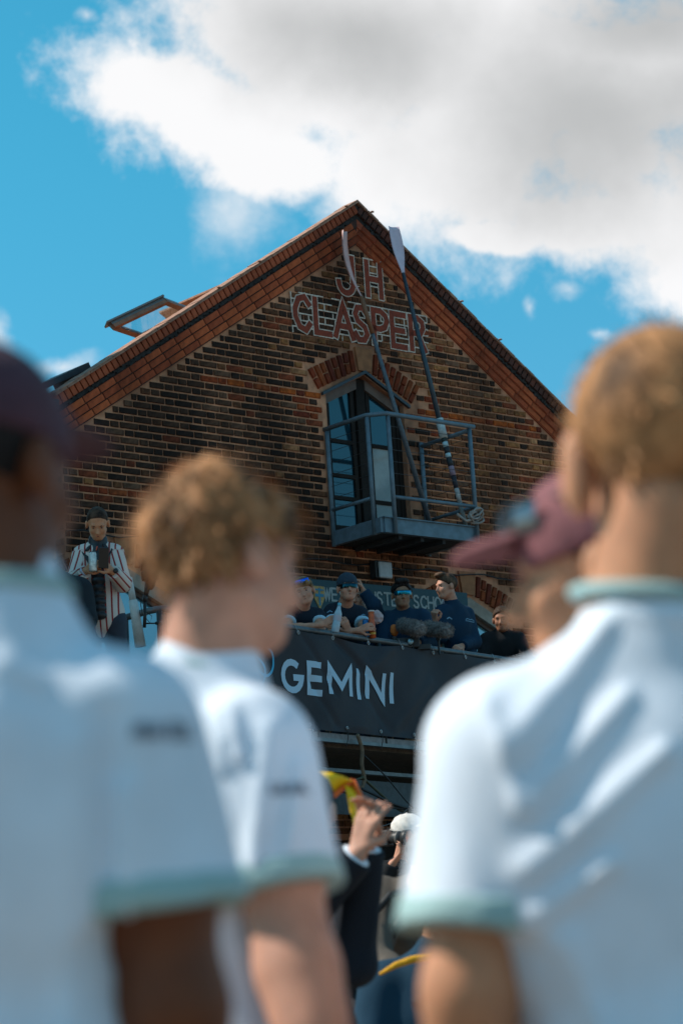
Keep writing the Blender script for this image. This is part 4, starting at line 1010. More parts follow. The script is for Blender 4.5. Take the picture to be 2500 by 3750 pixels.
# cables under the terrace
def cable(label, pts, r, m_):
    P = [RP(*p) for p in pts]; f = MB(); cs = []
    for i in range(len(P) - 1):
        p0 = P[max(i - 1, 0)]; p1, p2 = P[i], P[i + 1]; p3 = P[min(i + 2, len(P) - 1)]
        for k in range(5):
            t = k / 5; cs.append(.5 * ((2 * p1) + (p2 - p0) * t + (2 * p0 - 5 * p1 + 4 * p2 - p3) * t * t + (3 * p1 - p0 - 3 * p2 + p3) * t ** 3))
    cs.append(P[-1]); f.tube([c - P[0] for c in cs], r, 6); o_ = f.build('cable', m_, None, True, loc=tuple(P[0])); tag(o_, label, 'cable', 'cables slung under the terrace'); return o_
rub = mat('black_rubber', (.012, .012, .013), .6); olive = mat('olive_cable', (.06, .06, .03), .6); sand = mat('sandy_tape', (.16, .11, .07), .8, var=.3)
cable('thick sandy taped cable bundle hanging down from the edge beam under GEMINI', [(.02, 3.42, .08), (.10, 3.30, .06), (.11, 3.18, .04), (.16, 3.05, .02), (.10, 2.93, .0), (.06, 2.75, 0)], .018, sand)
cable('olive cable sagging right from the taped bundle below the lower beam', [(.11, 3.08, .03), (.35, 2.98, .0), (.62, 2.86, -.02), (.85, 2.82, -.05), (1.4, 2.86, -.1)], .013, olive)
cable('olive cable sloping left from the taped bundle below the lower beam', [(.11, 3.07, .03), (-.15, 3.0, 0), (-.42, 2.92, 0), (-1., 2.88, 0)], .010, olive)
cable('thin black cable slanting straight down to the right across both beams', [(.13, 3.26, .05), (.45, 3.10, .03), (.78, 2.90, .0), (.95, 2.82, 0)], .006, rub)
cable('black cable running nearly level low under the dark panel', [(-.6, 2.96, .0), (-.2, 2.95, .02), (.2, 2.90, .0), (.6, 2.84, 0), (1.2, 2.84, 0)], .010, rub)
cable('second black cable sagging beneath the olive one', [(.11, 2.98, .02), (.3, 2.93, .03), (.55, 2.87, .02), (.9, 2.84, 0), (1.3, 2.9, 0)], .012, rub)
cable('thin grey wire drooping in a wide curve lowest under the terrace', [(.10, 2.68, .04), (.30, 2.67, .05), (.55, 2.73, .04), (.82, 2.86, .0)], .004, mat('grey_wire', (.14, .12, .12), .6))

# added house, out of view on the left, put there to shade the landing
nb_ = empty('added_shade_house', tuple(OB - EX * 9.6), PSI, label='added tall brick house, unseen left of the boathouse, shading the landing', cat='building')
f = MB(); f.box(-2.8, 3.1, .0, 8, .6, 12.2); f.build('wall', mat('plain_brick', (.14, .085, .05), .9, var=.3, vs=10, bump=.5), nb_)
f = MB(); f.prism([(-3.0, 12.2), (3.3, 12.2), (.15, 14.2)], -.2, 8.2); f.build('roof', tile_m, nb_)
for x in (-2, 0, 2):
    for z in (4.2, 6.8, 9.4): f = MB(); f.box(x - .45, x + .45, -.03, .05, z, z + 1.3); w_ = f.build('window', mat('white_frame', (.6, .6, .58), .5), nb_); f = MB(); f.box(x - .38, x + .38, -.036, -.031, z + .07, z + 1.23); f.build('pane', glass_m, w_)

# ------------------------------------------------------------------ people in front
SK_L = ('fair', (.52, .25, .165)); SK_M = ('warm', (.52, .235, .125)); SK_SHADE = ('tan', (.30, .13, .075)); SK_D = ('brown', (.15, .042, .014))  # the tan tone has a face's shadow put into its colour
mint = ('mint', (.33, .48, .47)); white = ('white', (.72, .77, .85), .014)
print_m = mat('navy_print', (.03, .05, .09), .6)
def dashes(w, n, h_, hw_=.004):
    rg = random.Random(n); L = []; x = -w / 2
    for i in range(n):
        g = w / n * .72; k = rg.choice('EHNAMIL'); gw, pl = GL[k]
        for p in pl: L.append(([(x + a / max(gw, .3) * g * .8, c * h_) for a, c in p], hw_))
        x += w / n
    return L
gr_ = 'rowers in white and mint T-shirts standing in front'
# right: man with fair brown hair, back to us
pR = person('man with short light brown hair seen from behind, nearest at the right edge', dict(head=(.337, 2.46, 1.648), neck=(.318, 2.47, 1.512), ls=(.126, 2.46, 1.365), rs=(.505, 2.50, 1.365), le=(.096, 2.45, 1.130), lw=(.085, 2.52, .93), re=(.57, 2.55, 1.15), rw=(.57, 2.45, .95), pel=(.315, 2.50, .96)),
    dict(k=1.05, ear=1.35, face=(-.10, 1, .02), skin=SK_M, hair=('lightbrown', (.33, .155, .066), .014, -.098, .0022), taper=.018, hf=7, tufts=220, tuftlen=.03, hairline=.06, shirt=white, trim=mint, sleeve=.77, slr=.060, hs=1.04, neck=1.13, bulk=1.06, arm=1.05, h=.007, noface=True, tface=(0, 1, 0), coll=-.012,
         lpalm=(1, 0, 0), rpalm=(-1, 0, 0), floor=0., fold=.004, group=gr_,
         ridges=[((.155, 1.36), (.255, 1.475), .020, .016), ((.165, 1.30), (.27, 1.40), .016, .014), ((.16, 1.235), (.30, 1.34), .018, .017), ((.165, 1.19), (.24, 1.235), .015, .015), ((.19, 1.16), (.235, 1.02), .018, .015), ((.13, 1.40), (.155, 1.29), .012, .010), ((.26, 1.0), (.33, 1.10), .02, .014), ((.27, 1.49), (.36, 1.47), .012, .008)]), (.315, 2.5, 0))
# left: man in maroon cap
pA = person('dark skinned man in a maroon cap seen from behind, nearest at the left edge', dict(head=(-.366, 2.42, 1.672), neck=(-.362, 2.41, 1.55), ls=(-.555, 2.38, 1.42), rs=(-.222, 2.40, 1.395), re=(-.196, 2.40, 1.130), rw=(-.225, 2.48, .92), le=(-.61, 2.4, 1.18), lw=(-.58, 2.3, .96), pel=(-.38, 2.42, .96)),
    dict(k=.94, face=(.55, .84, -.02), skin=SK_D, hair=('black', (.015, .012, .012), .004, -.05, .002), cap=('maroon', (.075, .022, .035), False), shirt=white, trim=mint, sleeve=.67, slr=.066, hs=1.02, neck=1.08, arm=1.28, h=.007, noface=True, coll=-.015, bulk=1.04,
         tface=(0, 1, 0), lpalm=(1, 0, 0), rpalm=(-1, 0, 0), floor=0., fold=.005, group=gr_, seed=8,
         ridges=[((-.235, 1.40), (-.245, 1.18), .02, -.014), ((-.27, 1.37), (-.29, 1.05), .022, .010), ((-.33, 1.46), (-.30, 1.44), .014, .010), ((-.225, 1.33), (-.23, 1.15), .012, .010)]), (-.36, 2.5, 0))
patch(pA, 'sleeve_print', print_m, -.172, 1.362, dashes(.055, 7, .013, .0012))
# centre: boy with curly hair
pB = person('boy with wavy blond brown hair, head turned right, standing between the two nearest men', dict(head=(-.160, 3.20, 1.712), neck=(-.192, 3.20, 1.578), ls=(-.315, 3.30, 1.49), rs=(-.132, 3.12, 1.452), re=(-.094, 3.08, 1.180), rw=(-.052, 3.0, .97), le=(-.33, 3.25, 1.25), lw=(-.30, 3.05, 1.10), pel=(-.225, 3.26, 1.0)),
    dict(face=(.80, .60, -.10), skin=SK_L, hair=('wavyblond', (.30, .140, .060), .012, -.075, .011), hf=7.5, bang=True, tufts=600, tuftlen=.05, hairline=.05, shirt=white, trim=mint, sleeve=.68, slr=.060, hs=1.0, h=.007, coll=-.02,
         tface=(.55, .83, 0), rpalm=(-1, 0, 0), lpalm=(1, 0, 0), floor=0., fold=.005, group=gr_, seed=15, arm=1.2, roll=4,
         ridges=[((-.175, 1.50), (-.17, 1.42), .012, .012), ((-.155, 1.50), (-.15, 1.43), .010, .012), ((-.105, 1.47), (-.14, 1.30), .016, .012), ((-.07, 1.42), (-.09, 1.32), .012, .010), ((-.17, 1.33), (-.14, 1.2), .016, -.01)]), (-.20, 3.22, 0))
patch(pB, 'sleeve_print', print_m, -.085, 1.385, dashes(.05, 6, .012, .0012))
# pink cap
pP = person('man in a faded pink cap with sunglasses on it, face turned down to the left', dict(head=(.314, 3.02, 1.634), neck=(.335, 3.05, 1.515), ls=(.215, 2.93, 1.425), rs=(.40, 3.25, 1.445), le=(.185, 2.93, 1.20), lw=(.172, 2.86, .99), re=(.30, 3.35, 1.2), rw=(.18, 3.2, 1.1), pel=(.27, 3.12, .96)),
    dict(face=(-.98, .14, -.10), skin=SK_M, hair=('brown', (.09, .05, .03), .006, -.04, .003), cap=('pink', (.22, .068, .074), False), shades=(.075, 0, ('silver', (.20, .20, .21))), shirt=('white', (.74, .77, .82), .022), trim=mint, sleeve=.62, hs=1.0, h=.007, coll=-.01,
         tface=(-.85, .5, 0), lpalm=(1, 0, 0), rpalm=(-1, 0, 0), floor=0., fold=.005, group=gr_, seed=21), (.29, 3.1, 0))

# ------------------------------------------------------------------ people on the terrace
navy = ('navy_polo', (.010, .017, .030), .012); navyj = ('navy_jacket', (.006, .030, .062), .016); black = ('black_coat', (.010, .011, .013), .02)
lb = ('palecuff', (.40, .60, .72)); TF = 3.40; base_t = lambda x, y: (x, y, TF)
lblue = mat('light_print', (.15, .30, .42), .6)
p1 = person('fair haired boy leaning on the rail, blue mirrored sunglasses pushed up', dict(head=(-.355, 19.88, 4.630), neck=(-.392, 20.02, 4.50), ls=(-.50, 19.98, 4.46), rs=(-.245, 20.10, 4.45), le=(-.515, 19.80, 4.315), lw=(-.225, 19.72, 4.318), lh=(-.135, 19.70, 4.352), re=(-.235, 19.90, 4.315), rw=(-.36, 19.86, 4.31), pel=(-.42, 20.45, 4.18)),
    dict(face=(-.10, -1, -.12), roll=-13, skin=SK_L, hair=('fairbrown', (.20, .115, .055), .012, -.02, .006), bang=True, shades=(.085, 0, ('blue', (.01, .12, .62))), shirt=navy, trim=lb, sleeve=.55, bandw=.03, arm=.9, hs=.98, h=.0075, floor=TF, lpalm=(.2, 1, 0), lcurl=.9, seed=5), base_t(-.42, 20.4))
p2 = person('man in a navy cap and dark wraparound sunglasses leaning on the rail beside the boy', dict(head=(.010, 20.38, 4.725), neck=(-.020, 20.50, 4.60), ls=(-.150, 20.50, 4.555), rs=(.112, 20.58, 4.525), le=(-.145, 20.30, 4.335), lw=(.072, 20.22, 4.330), lh=(.135, 20.20, 4.345), re=(.135, 20.42, 4.335), rw=(.0, 20.24, 4.32), rh=(-.03, 20.2, 4.39), pel=(-.04, 20.95, 4.20)),
    dict(face=(.18, -1, .02), skin=SK_L, hair=('dark', (.03, .02, .015), .006, -.02, .003), cap=('navy', (.010, .025, .045), True), shades=(.004, 0, ('teal', (.006, .05, .07))), shirt=navy, trim=lb, sleeve=.50, bandw=.03, arm=.95, hs=1.0, h=.0075, floor=TF, seed=6), base_t(-.02, 20.9))
patch(p2, 'shirt_logo', lblue, -.155, 4.535, [([(-.02, 0), (0, .012), (.02, .0)], .004)])
patch(p2, 'shirt_logo', lblue, .13, 4.50, [([(-.015, 0), (.0, .01), (.015, .0)], .003)])
p3 = person('dark haired man with turquoise mirror sunglasses behind the two furry microphones', dict(head=(.488, 21.22, 4.785), neck=(.495, 21.32, 4.655), ls=(.335, 21.33, 4.585), rs=(.665, 21.33, 4.585), le=(.29, 21.25, 4.34), lw=(.40, 21.05, 4.32), re=(.72, 21.25, 4.34), rw=(.60, 21.05, 4.32), pel=(.50, 21.45, 4.08)),
    dict(face=(.12, -1, -.06), skin=('olive', (.27, .14, .085)), hair=('black', (.012, .010, .010), .014, -.02, .006), shades=(.008, 0, ('turquoise', (.01, .20, .30))), shirt=navyj, sleeve=1.5, hs=1.0, h=.0075, floor=TF, seed=9, quiff=True), base_t(.5, 21.4))
p4 = person('man with short brown hair in navy jacket, side on, thumb raised', dict(head=(.918, 22.02, 4.972), neck=(.955, 22.08, 4.835), ls=(.865, 22.0, 4.725), rs=(1.095, 22.25, 4.735), le=(.83, 21.92, 4.50), lw=(.79, 21.80, 4.61), lh=(.783, 21.76, 4.68), re=(1.15, 22.2, 4.47), rw=(1.02, 21.95, 4.40), pel=(1.02, 22.2, 4.27)),
    dict(face=(-.85, -.52, -.08), skin=SK_L, hair=('brown', (.085, .045, .027), .009, -.04, .003), quiff=True, shirt=navyj, sleeve=1.5, hs=.98, h=.0075, floor=TF, seed=10, tface=(-.7, -.7, 0), lpalm=(.5, .5, 0), lcurl=1.2, bulk=1.05), base_t(1.02, 22.2))
patch(p4, 'shirt_logo', lblue, 1.118, 4.66, [([(-.04, 0), (-.02, .012), (.0, .004), (.02, .014), (.04, .0)], .003), ([(-.04, -.012), (.04, -.012)], .003)])
patch(p4, 'shirt_logo', lblue, .925, 4.66, [([(-.02, 0), (0, .014), (.02, 0)], .005)])
p5 = person('person behind the navy cap with one hand raised to the head', dict(head=(.085, 21.32, 4.80), neck=(.13, 21.38, 4.665), ls=(.02, 21.4, 4.60), rs=(.285, 21.38, 4.585), re=(.235, 21.20, 4.70), rw=(.150, 21.18, 4.835), rh=(.125, 21.18, 4.91), le=(.0, 21.3, 4.35), lw=(.05, 21.1, 4.33), pel=(.15, 21.5, 4.10)),
    dict(face=(-.2, -1, -.1), skin=SK_L, hair=('dark', (.03, .02, .015), .010, -.03, .004), shirt=navyj, sleeve=1.5, hs=.98, h=.0085, floor=TF, seed=12, rpalm=(-1, 0, 0), rcurl=1.0), base_t(.15, 21.5))
p6 = person('person with dark brown hair half hidden behind the boy with blue sunglasses', dict(head=(-.425, 20.72, 4.790), neck=(-.43, 20.8, 4.66), ls=(-.58, 20.8, 4.58), rs=(-.30, 20.8, 4.58), le=(-.6, 20.7, 4.34), lw=(-.5, 20.6, 4.3), re=(-.27, 20.75, 4.33), rw=(-.36, 20.6, 4.3), pel=(-.43, 20.9, 4.1)),
    dict(face=(.5, -.85, -.1), skin=SK_L, hair=('darkbrown', (.05, .028, .018), .012, -.05, .005), shirt=navy, sleeve=.5, hs=.98, h=.009, floor=TF, seed=13), base_t(-.43, 20.9))
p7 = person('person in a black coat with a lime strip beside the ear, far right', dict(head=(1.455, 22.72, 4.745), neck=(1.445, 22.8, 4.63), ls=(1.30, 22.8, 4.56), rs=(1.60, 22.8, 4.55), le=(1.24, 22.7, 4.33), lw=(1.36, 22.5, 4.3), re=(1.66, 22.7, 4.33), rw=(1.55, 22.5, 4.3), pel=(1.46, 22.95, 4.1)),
    dict(face=(-.25, -1, -.15), skin=SK_SHADE, hair=('darkbrown', (.05, .028, .018), .008, -.05, .004), shirt=black, sleeve=1.5, hs=1., h=.009, floor=TF, seed=14), base_t(1.46, 22.9))  # darker skin colour stands in for shadow on this face
f = MB(); hb = p7['base']; f.tube([p7['H'](-.092 * cos(t) if 0 else -.094 + .004 * t, .0, -.01 + .09 * t) - np.array(hb) for t in np.linspace(0, 1, 6)], .010, 6); f.build('ear_defender_band', mat('lime_band', (.16, .25, .02), .6), p7['root'], True)
patch(p7, 'shirt_logo', lblue, 1.34, 4.40, [([(-.02, 0), (0, .014), (.02, 0)], .006)])

# man in the striped blazer
stm = bpy.data.materials.new('striped_blazer'); stm.use_nodes = True; q = NB(stm.node_tree); pz = stm.node_tree.nodes['Principled BSDF']; pz.inputs['Roughness'].default_value = .85
a_ = q.n('ShaderNodeAttribute'); a_.attribute_name = 'st'
fr_ = q.m('FRACT', q.m('ADD', q.m('DIVIDE', a_.outputs['Fac'], .044), 40.15)); msk = q.m('LESS_THAN', fr_, .27)
q.l(q.mix(msk, (.62, .55, .50), (.26, .018, .018)), pz.inputs['Base Color'])
p8 = person('short haired man in a cream blazer with dark red stripes looking down at a phone', dict(head=(-1.771, 17.18, 4.752), neck=(-1.785, 17.29, 4.605), ls=(-1.905, 17.30, 4.545), rs=(-1.668, 17.30, 4.535), le=(-1.965, 17.20, 4.33), lw=(-1.862, 17.04, 4.378), lh=(-1.800, 17.00, 4.412), re=(-1.612, 17.22, 4.305), rw=(-1.662, 17.03, 4.360), rh=(-1.705, 16.99, 4.402), pel=(-1.785, 17.34, 4.08)),
    dict(face=(.06, -.80, -.62), skin=SK_M, hair=('darkbrown', (.035, .022, .016), .002, -.02, .002), shirt=('blazer', (.6, .55, .5), .020), shirtmat=stm, stripes=True, shirtname='blazer', sleeve=1.5, hs=.94, arm=.9, h=.007, floor=3.04, seed=16, fold=.003, lpalm=(1, .4, 0), rpalm=(-1, .4, 0), lcurl=1.0, rcurl=1.0, hairline=.072, bulk=.9), (-1.785, 17.3, 3.04))
bs = np.array(p8['base']); T = p8['T']; sg_ = -1 if p8['TM'][1][1] > 0 else 1
F = Fld((-1.95, 17.0, 3.95), (-1.62, 17.5, 4.66), .007)     # dark quilted jacket showing in the open front
ft = lambda x, z, d=.118: p8['mid'] + p8['TM'][0] * x + np.array([0, -1, 0]) * d + np.array([0, 0, z])
F.rc(ft(0, .02, .06), ft(0, -.02, .085), .050, .045, .03); F.rc(p8['mid'] + np.array([0, -.01, .03]), np.array([-1.783, 17.27, 4.640]), .092, .070, .02)
for i in range(9): F.el(ft(0, -.06 - .05 * i, .088), (.052, .050, .032), None, .012)
link('quilted_jacket', F.mesh('quilted_jacket', mat('dark_quilt', (.012, .015, .020), .5, var=.1), bs), p8['root'])
f = MB()
for e in (-1, 1): f.add([np.array(ft(e * .045, .085, .04)) - bs, np.array(ft(e * .115, .02, .085)) - bs, np.array(ft(e * .055, -.10, .125)) - bs, np.array(ft(e * .028, -.06, .118)) - bs, np.array(ft(e * .050, .10, .0)) - bs, np.array(ft(e * .10, .06, .03)) - bs], [(0, 1, 2, 3) if e > 0 else (3, 2, 1, 0), (4, 5, 1, 0) if e > 0 else (0, 1, 5, 4)])
for e in (-1, 1): f.beam(ft(e * .045, .07, .07) - bs, ft(e * .075, .02, .105) - bs, .03, .012)
f.build('turned_up_collar', mat('dark_collar', (.015, .017, .020), .7), p8['root'])
f = MB(); f.beam(ft(.004, .045, .112) - bs, ft(-.002, .015, .124) - bs, .008, .006); f.build('zip_pull', mat('orange_red', (.55, .06, .02), .5), p8['root'])
f = MB(); f.tube([ft(.055, .00, .125) - bs, ft(.068, .004, .125) - bs, ft(.062, -.008, .125) - bs], .004, 5); f.build('lapel_pin', mat('gold', (.6, .4, .12), .3, metal=.8), p8['root'])
f = MB(); w_ = np.array((-1.662, 17.03, 4.360)); f.tube([w_ + np.array([.012, .01, -.01]) + .034 * np.array([.55 * cos(t), .5 * cos(t), .0]) + .034 * np.array([.45, -.3, .85]) * sin(t) * .9 - bs for t in np.linspace(0, 6.28, 14)], .008, 6, False); f.sphere(w_ + np.array([.025, -.035, .0]) - bs, .020, 10, (1, .6, 1)); f.build('watch', mat('black_watch', (.01, .01, .012), .3), p8['root'], True)
f = MB(); w_ = np.array((-1.872, 17.05, 4.372)); f.tube([w_ + .033 * np.array([.3 * cos(t), cos(t), 0]) + .033 * np.array([-.5, 0, .85]) * sin(t) - bs for t in np.linspace(0, 6.28, 14)], .007, 6, False); f.build('wristband', mat('pale_band', (.45, .5, .62), .6), p8['root'], True)
# phone, can
ph = empty('phone', (-1.720, 16.955, 4.375), -.1, label='black smartphone held up in both hands by the man in the striped blazer', cat='phone')
f = MB(); f.box(-.037, .037, -.005, .005, .0, .15); f.build('case', mat('phone_black', (.006, .006, .007), .3), ph, bevel=.004, rot=(.25, .12, 0)); f = MB(); f.box(-.033, .033, .0052, .0062, .006, .144); f.build('screen', mat('phone_screen', (.01, .012, .015), .1), ph, rot=(.25, .12, 0)); f = MB(); f.box(-.032, -.012, -.0072, -.0052, .115, .144); f.build('camera_bump', mat('phone_black'), ph, rot=(.25, .12, 0))
cn_ = empty('drink_can', (-1.795, 16.965, 4.36), 0, label='slim silver and white drink can in the blazer man\'s right hand next to the phone', cat='can')
f = MB(); f.tube([(0, 0, 0), (0, 0, .008), (0, 0, .125), (.0, 0, .137)], [.024, .028, .028, .023], 14); f.build('can_body', mat('can_white', (.55, .60, .58), .3, metal=.2, var=.3, vs=40), cn_, True); f = MB(); f.tube([(0, 0, .1375), (0, 0, .141)], [.024, .024], 14); f.build('rim', mat('steel_wire'), cn_)
# person in dark jacket beside him
p9 = person('person in a dark grey jacket with arm bent, left of the striped blazer', dict(head=(-2.13, 16.82, 4.47), neck=(-2.08, 16.9, 4.34), ls=(-2.18, 16.9, 4.27), rs=(-1.885, 16.88, 4.21), re=(-1.85, 16.84, 4.0), rw=(-1.98, 16.7, 3.98), le=(-2.2, 16.85, 4.0), lw=(-2.1, 16.7, 3.98), pel=(-2.02, 17.05, 3.78)),
    dict(face=(-.2, -1, -.1), skin=SK_M, hair=('darkbrown', (.035, .022, .016), .01, -.03, .003), shirt=('dark_grey', (.014, .020, .026), .03), sleeve=1.5, hs=.98, h=.009, floor=3.04, seed=18, arm=1.1), (-2.02, 17.0, 3.04))
patch(p9, 'jacket_print', mat('grey_print', (.2, .2, .2), .6), -1.915, 4.135, dashes(.05, 6, .012, .0012))

# ------------------------------------------------------------------ things on the rail
def thing(name, loc, label, cat, rz=0, group=None): return empty(name, loc, rz, label=label, cat=cat, **({'group': group} if group else {}))
bt = thing('water_bottle', (-.118, 19.66, 4.235), 'clear plastic water bottle with light blue cap held by the fair haired boy', 'bottle'); rt_ = (.0, .22, 0)
f = MB(); f.tube([(0, 0, 0), (0, 0, .01), (0, 0, .07), (0, 0, .08), (0, 0, .16), (0, 0, .20), (0, 0, .228)], [.026, .033, .033, .030, .033, .018, .013], 14); f.build('bottle_body', mat('clear_plastic', (.35, .45, .52), .15, var=.1, alpha=.6), bt, True, rot=rt_)
f = MB(); f.tube([(0, 0, .228), (0, 0, .25)], .016, 12); f.build('bottle_cap', mat('cap_blue', (.10, .40, .52), .4), bt, rot=rt_); f = MB(); f.tube([(0, 0, .10), (0, 0, .145)], .0335, 14, False); f.build('label_band', mat('label_pale', (.42, .40, .46), .5), bt, rot=rt_)
tb_ = thing('snack_tube', (.196, 20.26, 4.262), 'orange and red crisp tube standing upright in a hand on the rail', 'snack tube'); f = MB(); f.tube([(0, 0, 0), (0, 0, .225)], .026, 16); f.build('tube_body', mat('tube_orange', (.50, .085, .02), .45, var=.35, vs=25), tb_, True); f = MB(); f.tube([(0, 0, .225), (0, 0, .238)], .028, 16); f.build('tube_lid', mat('pale_lid', (.6, .5, .45), .4), tb_, True); f = MB(); f.tube([(0, 0, .03), (0, 0, .05)], .0268, 16, False); f.build('tube_band', mat('tube_yellow', (.6, .35, .04), .5), tb_)
pb = thing('paper_bag', (.245, 20.33, 4.385), 'crumpled pinkish white paper bag right behind the orange tube', 'bag'); F = Fld((.14, 20.26, 4.36), (.34, 20.42, 4.54), .006); F.el((.245, 20.33, 4.45), (.052, .03, .062), None, .01); F.disp(lambda P: .010 * snoise(P, 14, 4)); link('paper', F.mesh('paper', mat('pink_paper', (.45, .33, .33), .8, bump=.4, bs=60), (.245, 20.33, 4.385)), pb)
bc = thing('drink_can', (.143, 20.27, 4.275), 'blue drink can on the rail just left of the orange tube', 'can'); f = MB(); f.tube([(0, 0, 0), (0, 0, .006), (0, 0, .142), (0, 0, .150)], [.024, .028, .028, .022], 14); f.build('can_body', mat('can_blue', (.01, .13, .33), .3, metal=.3, var=.2), bc, True); f = MB(); f.tube([(0, 0, .150), (0, 0, .153)], .023, 14); f.build('rim', mat('steel_wire'), bc)
fur = mat('grey_fur', (.20, .175, .165), .95, var=.55, vs=45, bump=1., bs=120)
def furry(a, c, r_, label, gl):
    a, c = np.array(a), np.array(c); t = thing('furry_microphone', tuple((a + c) / 2 - [0, 0, .16]), label, 'microphone', 0, 'grey furry microphones on the rail'); bs_ = np.array(t.location)
    F = Fld(np.minimum(a, c) - .09, np.maximum(a, c) + .09, .006); F.rc(a, c, r_, r_ * .93, 0); F.disp(lambda P: .008 * snoise(P, 16, 5) + .003 * snoise(P, 60, 6)); w_ = link('windshield', F.mesh('windshield', fur, bs_), t)
    V = F.V; rg = np.random.RandomState(3); f = MB(); ax = nrm(c - a)
    for i in rg.choice(len(V), 2500):
        p = V[i] + bs_; tt = np.clip(np.dot(p - a, ax), 0, np.linalg.norm(c - a)); n_ = nrm(p - a - ax * tt); d = nrm(n_ + rg.randn(3) * .6); s_ = nrm(np.cross(d, ax + .01)) * .0018
        f.add([p - bs_ - s_, p - bs_ + s_, p - bs_ + d * rg.uniform(.012, .026)], [(0, 1, 2)])
    f.build('fur', fur, w_, kind='stuff')
    f = MB(); m_ = (a + c) / 2 - bs_; f.tube([m_ - [0, 0, r_ * .8], (0, 0, .0), (0, -.02, -.06)], .010, 8); f.tube([m_ - [0, 0, r_], m_ - [0, 0, r_ + .03]], .022, 8); f.build('mount', mat('black_metal', (.015, .015, .016), .5), t)
furry((.475, 20.95, 4.462), (.605, 20.62, 4.372), .064, 'left furry grey microphone windshield pointing toward the front', 0)
furry((.70, 21.15, 4.458), (.850, 20.92, 4.388), .064, 'right furry grey microphone windshield below the raised thumb', 1)
oc = thing('orange_pouch', (.393, 20.98, 4.36), 'small bright orange pouch beside the left furry microphone', 'pouch'); F = Fld((.32, 20.9, 4.33), (.47, 21.05, 4.53), .006); F.el((.395, 20.98, 4.43), (.036, .03, .055), None, 0); F.disp(lambda P: .006 * snoise(P, 12, 7)); link('pouch', F.mesh('pouch', mat('orange_cloth', (.62, .14, .015), .7, bump=.3, bs=80), (.393, 20.98, 4.36)), oc)
vc = thing('video_camera', (.50, 20.80, 4.24), 'black video camera with pale lens below the left furry microphone', 'camera', .1)
f = MB(); f.box(-.10, .10, -.03, .14, .0, .09); f.box(-.13, -.09, .0, .05, -.04, .11); f.box(.08, .20, .0, .06, -.02, .03); f.build('camera_body', mat('black_metal'), vc, bevel=.008); f = MB(); f.tube([(.015, -.03, .045), (.015, -.075, .045)], [.034, .038], 14); f.build('lens_barrel', mat('black_metal'), vc, True); f = MB(); f.sphere((.015, -.072, .045), .027, 12, (1, .35, 1)); f.build('lens', mat('lens_pale', (.25, .36, .40), .1, metal=.4), vc, True)
# boom microphone, clamp and pole at the terrace corner
bo = thing('boom_microphone', (-1.505, 17.62, 4.02), 'black foam covered microphone on a clamped stand at the terrace corner', 'microphone')
bs_ = Vector(bo.location); K = 17.55 / 17.3; mp = lambda x, y: Vector((0.0, 0, 0))
f = MB(); f.tube([(-.0, 0, .02), (.01, 0, .12), (.012, 0, .22)], .013, 8); f.tube([(.012, 0, .215), (.02, 0, .26)], .018, 8); f.tube([(.012, .0, .05), (.10, .0, .045)], .006, 6); f.build('stand', mat('black_metal'), bo, True)
f = MB(); f.tube([(.02, 0, .25), (.035, 0, .31), (.055, -.01, .38)], [.016, .022, .030], 10); f.build('arm', mat('black_metal'), bo, True)
f = MB(); f.tube([(.055, -.01, .30), (.06, -.01, .33), (.080, -.01, .44), (.082, -.01, .455)], [.018, .034, .042, .03], 14); f.tube([(-.0, -.02, .40), (.02, -.02, .40), (.10, -.0, .425)], [.035, .045, .045], 12); f.build('foam_cover', mat('black_foam', (.008, .008, .009), .95, bump=.8, bs=120), bo, True)
f = MB(); f.sphere((.105, -.01, .045), .022, 8, (1.3, .8, .7)); f.build('clamp_knob', mat('black_metal'), bo, True); f = MB(); f.tube([(.005, -.02, .27), (-.018, -.02, .20), (-.01, -.02, .12), (.05, -.03, .04), (.06, -.02, .10), (.0, -.02, .15)], .003, 5); f.build('lead', mat('black_rubber'), bo)
wp = thing('white_tube', (-1.625, 18.25, 4.0), 'white tapered tube standing behind the black boom microphone', 'tube'); f = MB(); f.tube([(.03, 0, 0), (.0, 0, .27), (-.012, 0, .36)], [.043, .036, .034], 14); f.tube([(-.012, 0, .36), (-.03, 0, .54)], [.027, .022], 12); f.build('tube_shell', mat('white_plastic', (.5, .5, .47), .5, var=.1), wp, True)

# ------------------------------------------------------------------ crowd below
gb = lambda x, y: (x, y, gz(y))
q1 = person('photographer in an off white baseball cap and black jacket looking through a camera', dict(head=(.285, 15.0, 2.195), neck=(.235, 15.05, 2.03), ls=(.085, 15.0, 1.97), rs=(.37, 15.1, 1.96), le=(.06, 14.85, 1.78), lw=(.17, 14.78, 2.02), lh=(.235, 14.74, 2.085), re=(.42, 14.9, 1.80), rw=(.36, 14.8, 2.0), rh=(.31, 14.78, 2.07), pel=(.22, 15.1, 1.46)),
    dict(face=(.85, -.5, -.05), skin=SK_L, hair=('grey', (.12, .10, .09), .006, -.04, .003), capw=.005, cap=('offwhite', (.62, .57, .52), False), shirt=black, sleeve=1.5, hs=1.0, h=.0075, floor=gz(15), seed=31, lpalm=(.3, -.3, 1)), gb(.2, 15.0))
pc = thing('photo_camera', (.16, 14.80, 2.115), 'black camera with long lens and orange tinted glass below the white cap', 'camera', -.6)
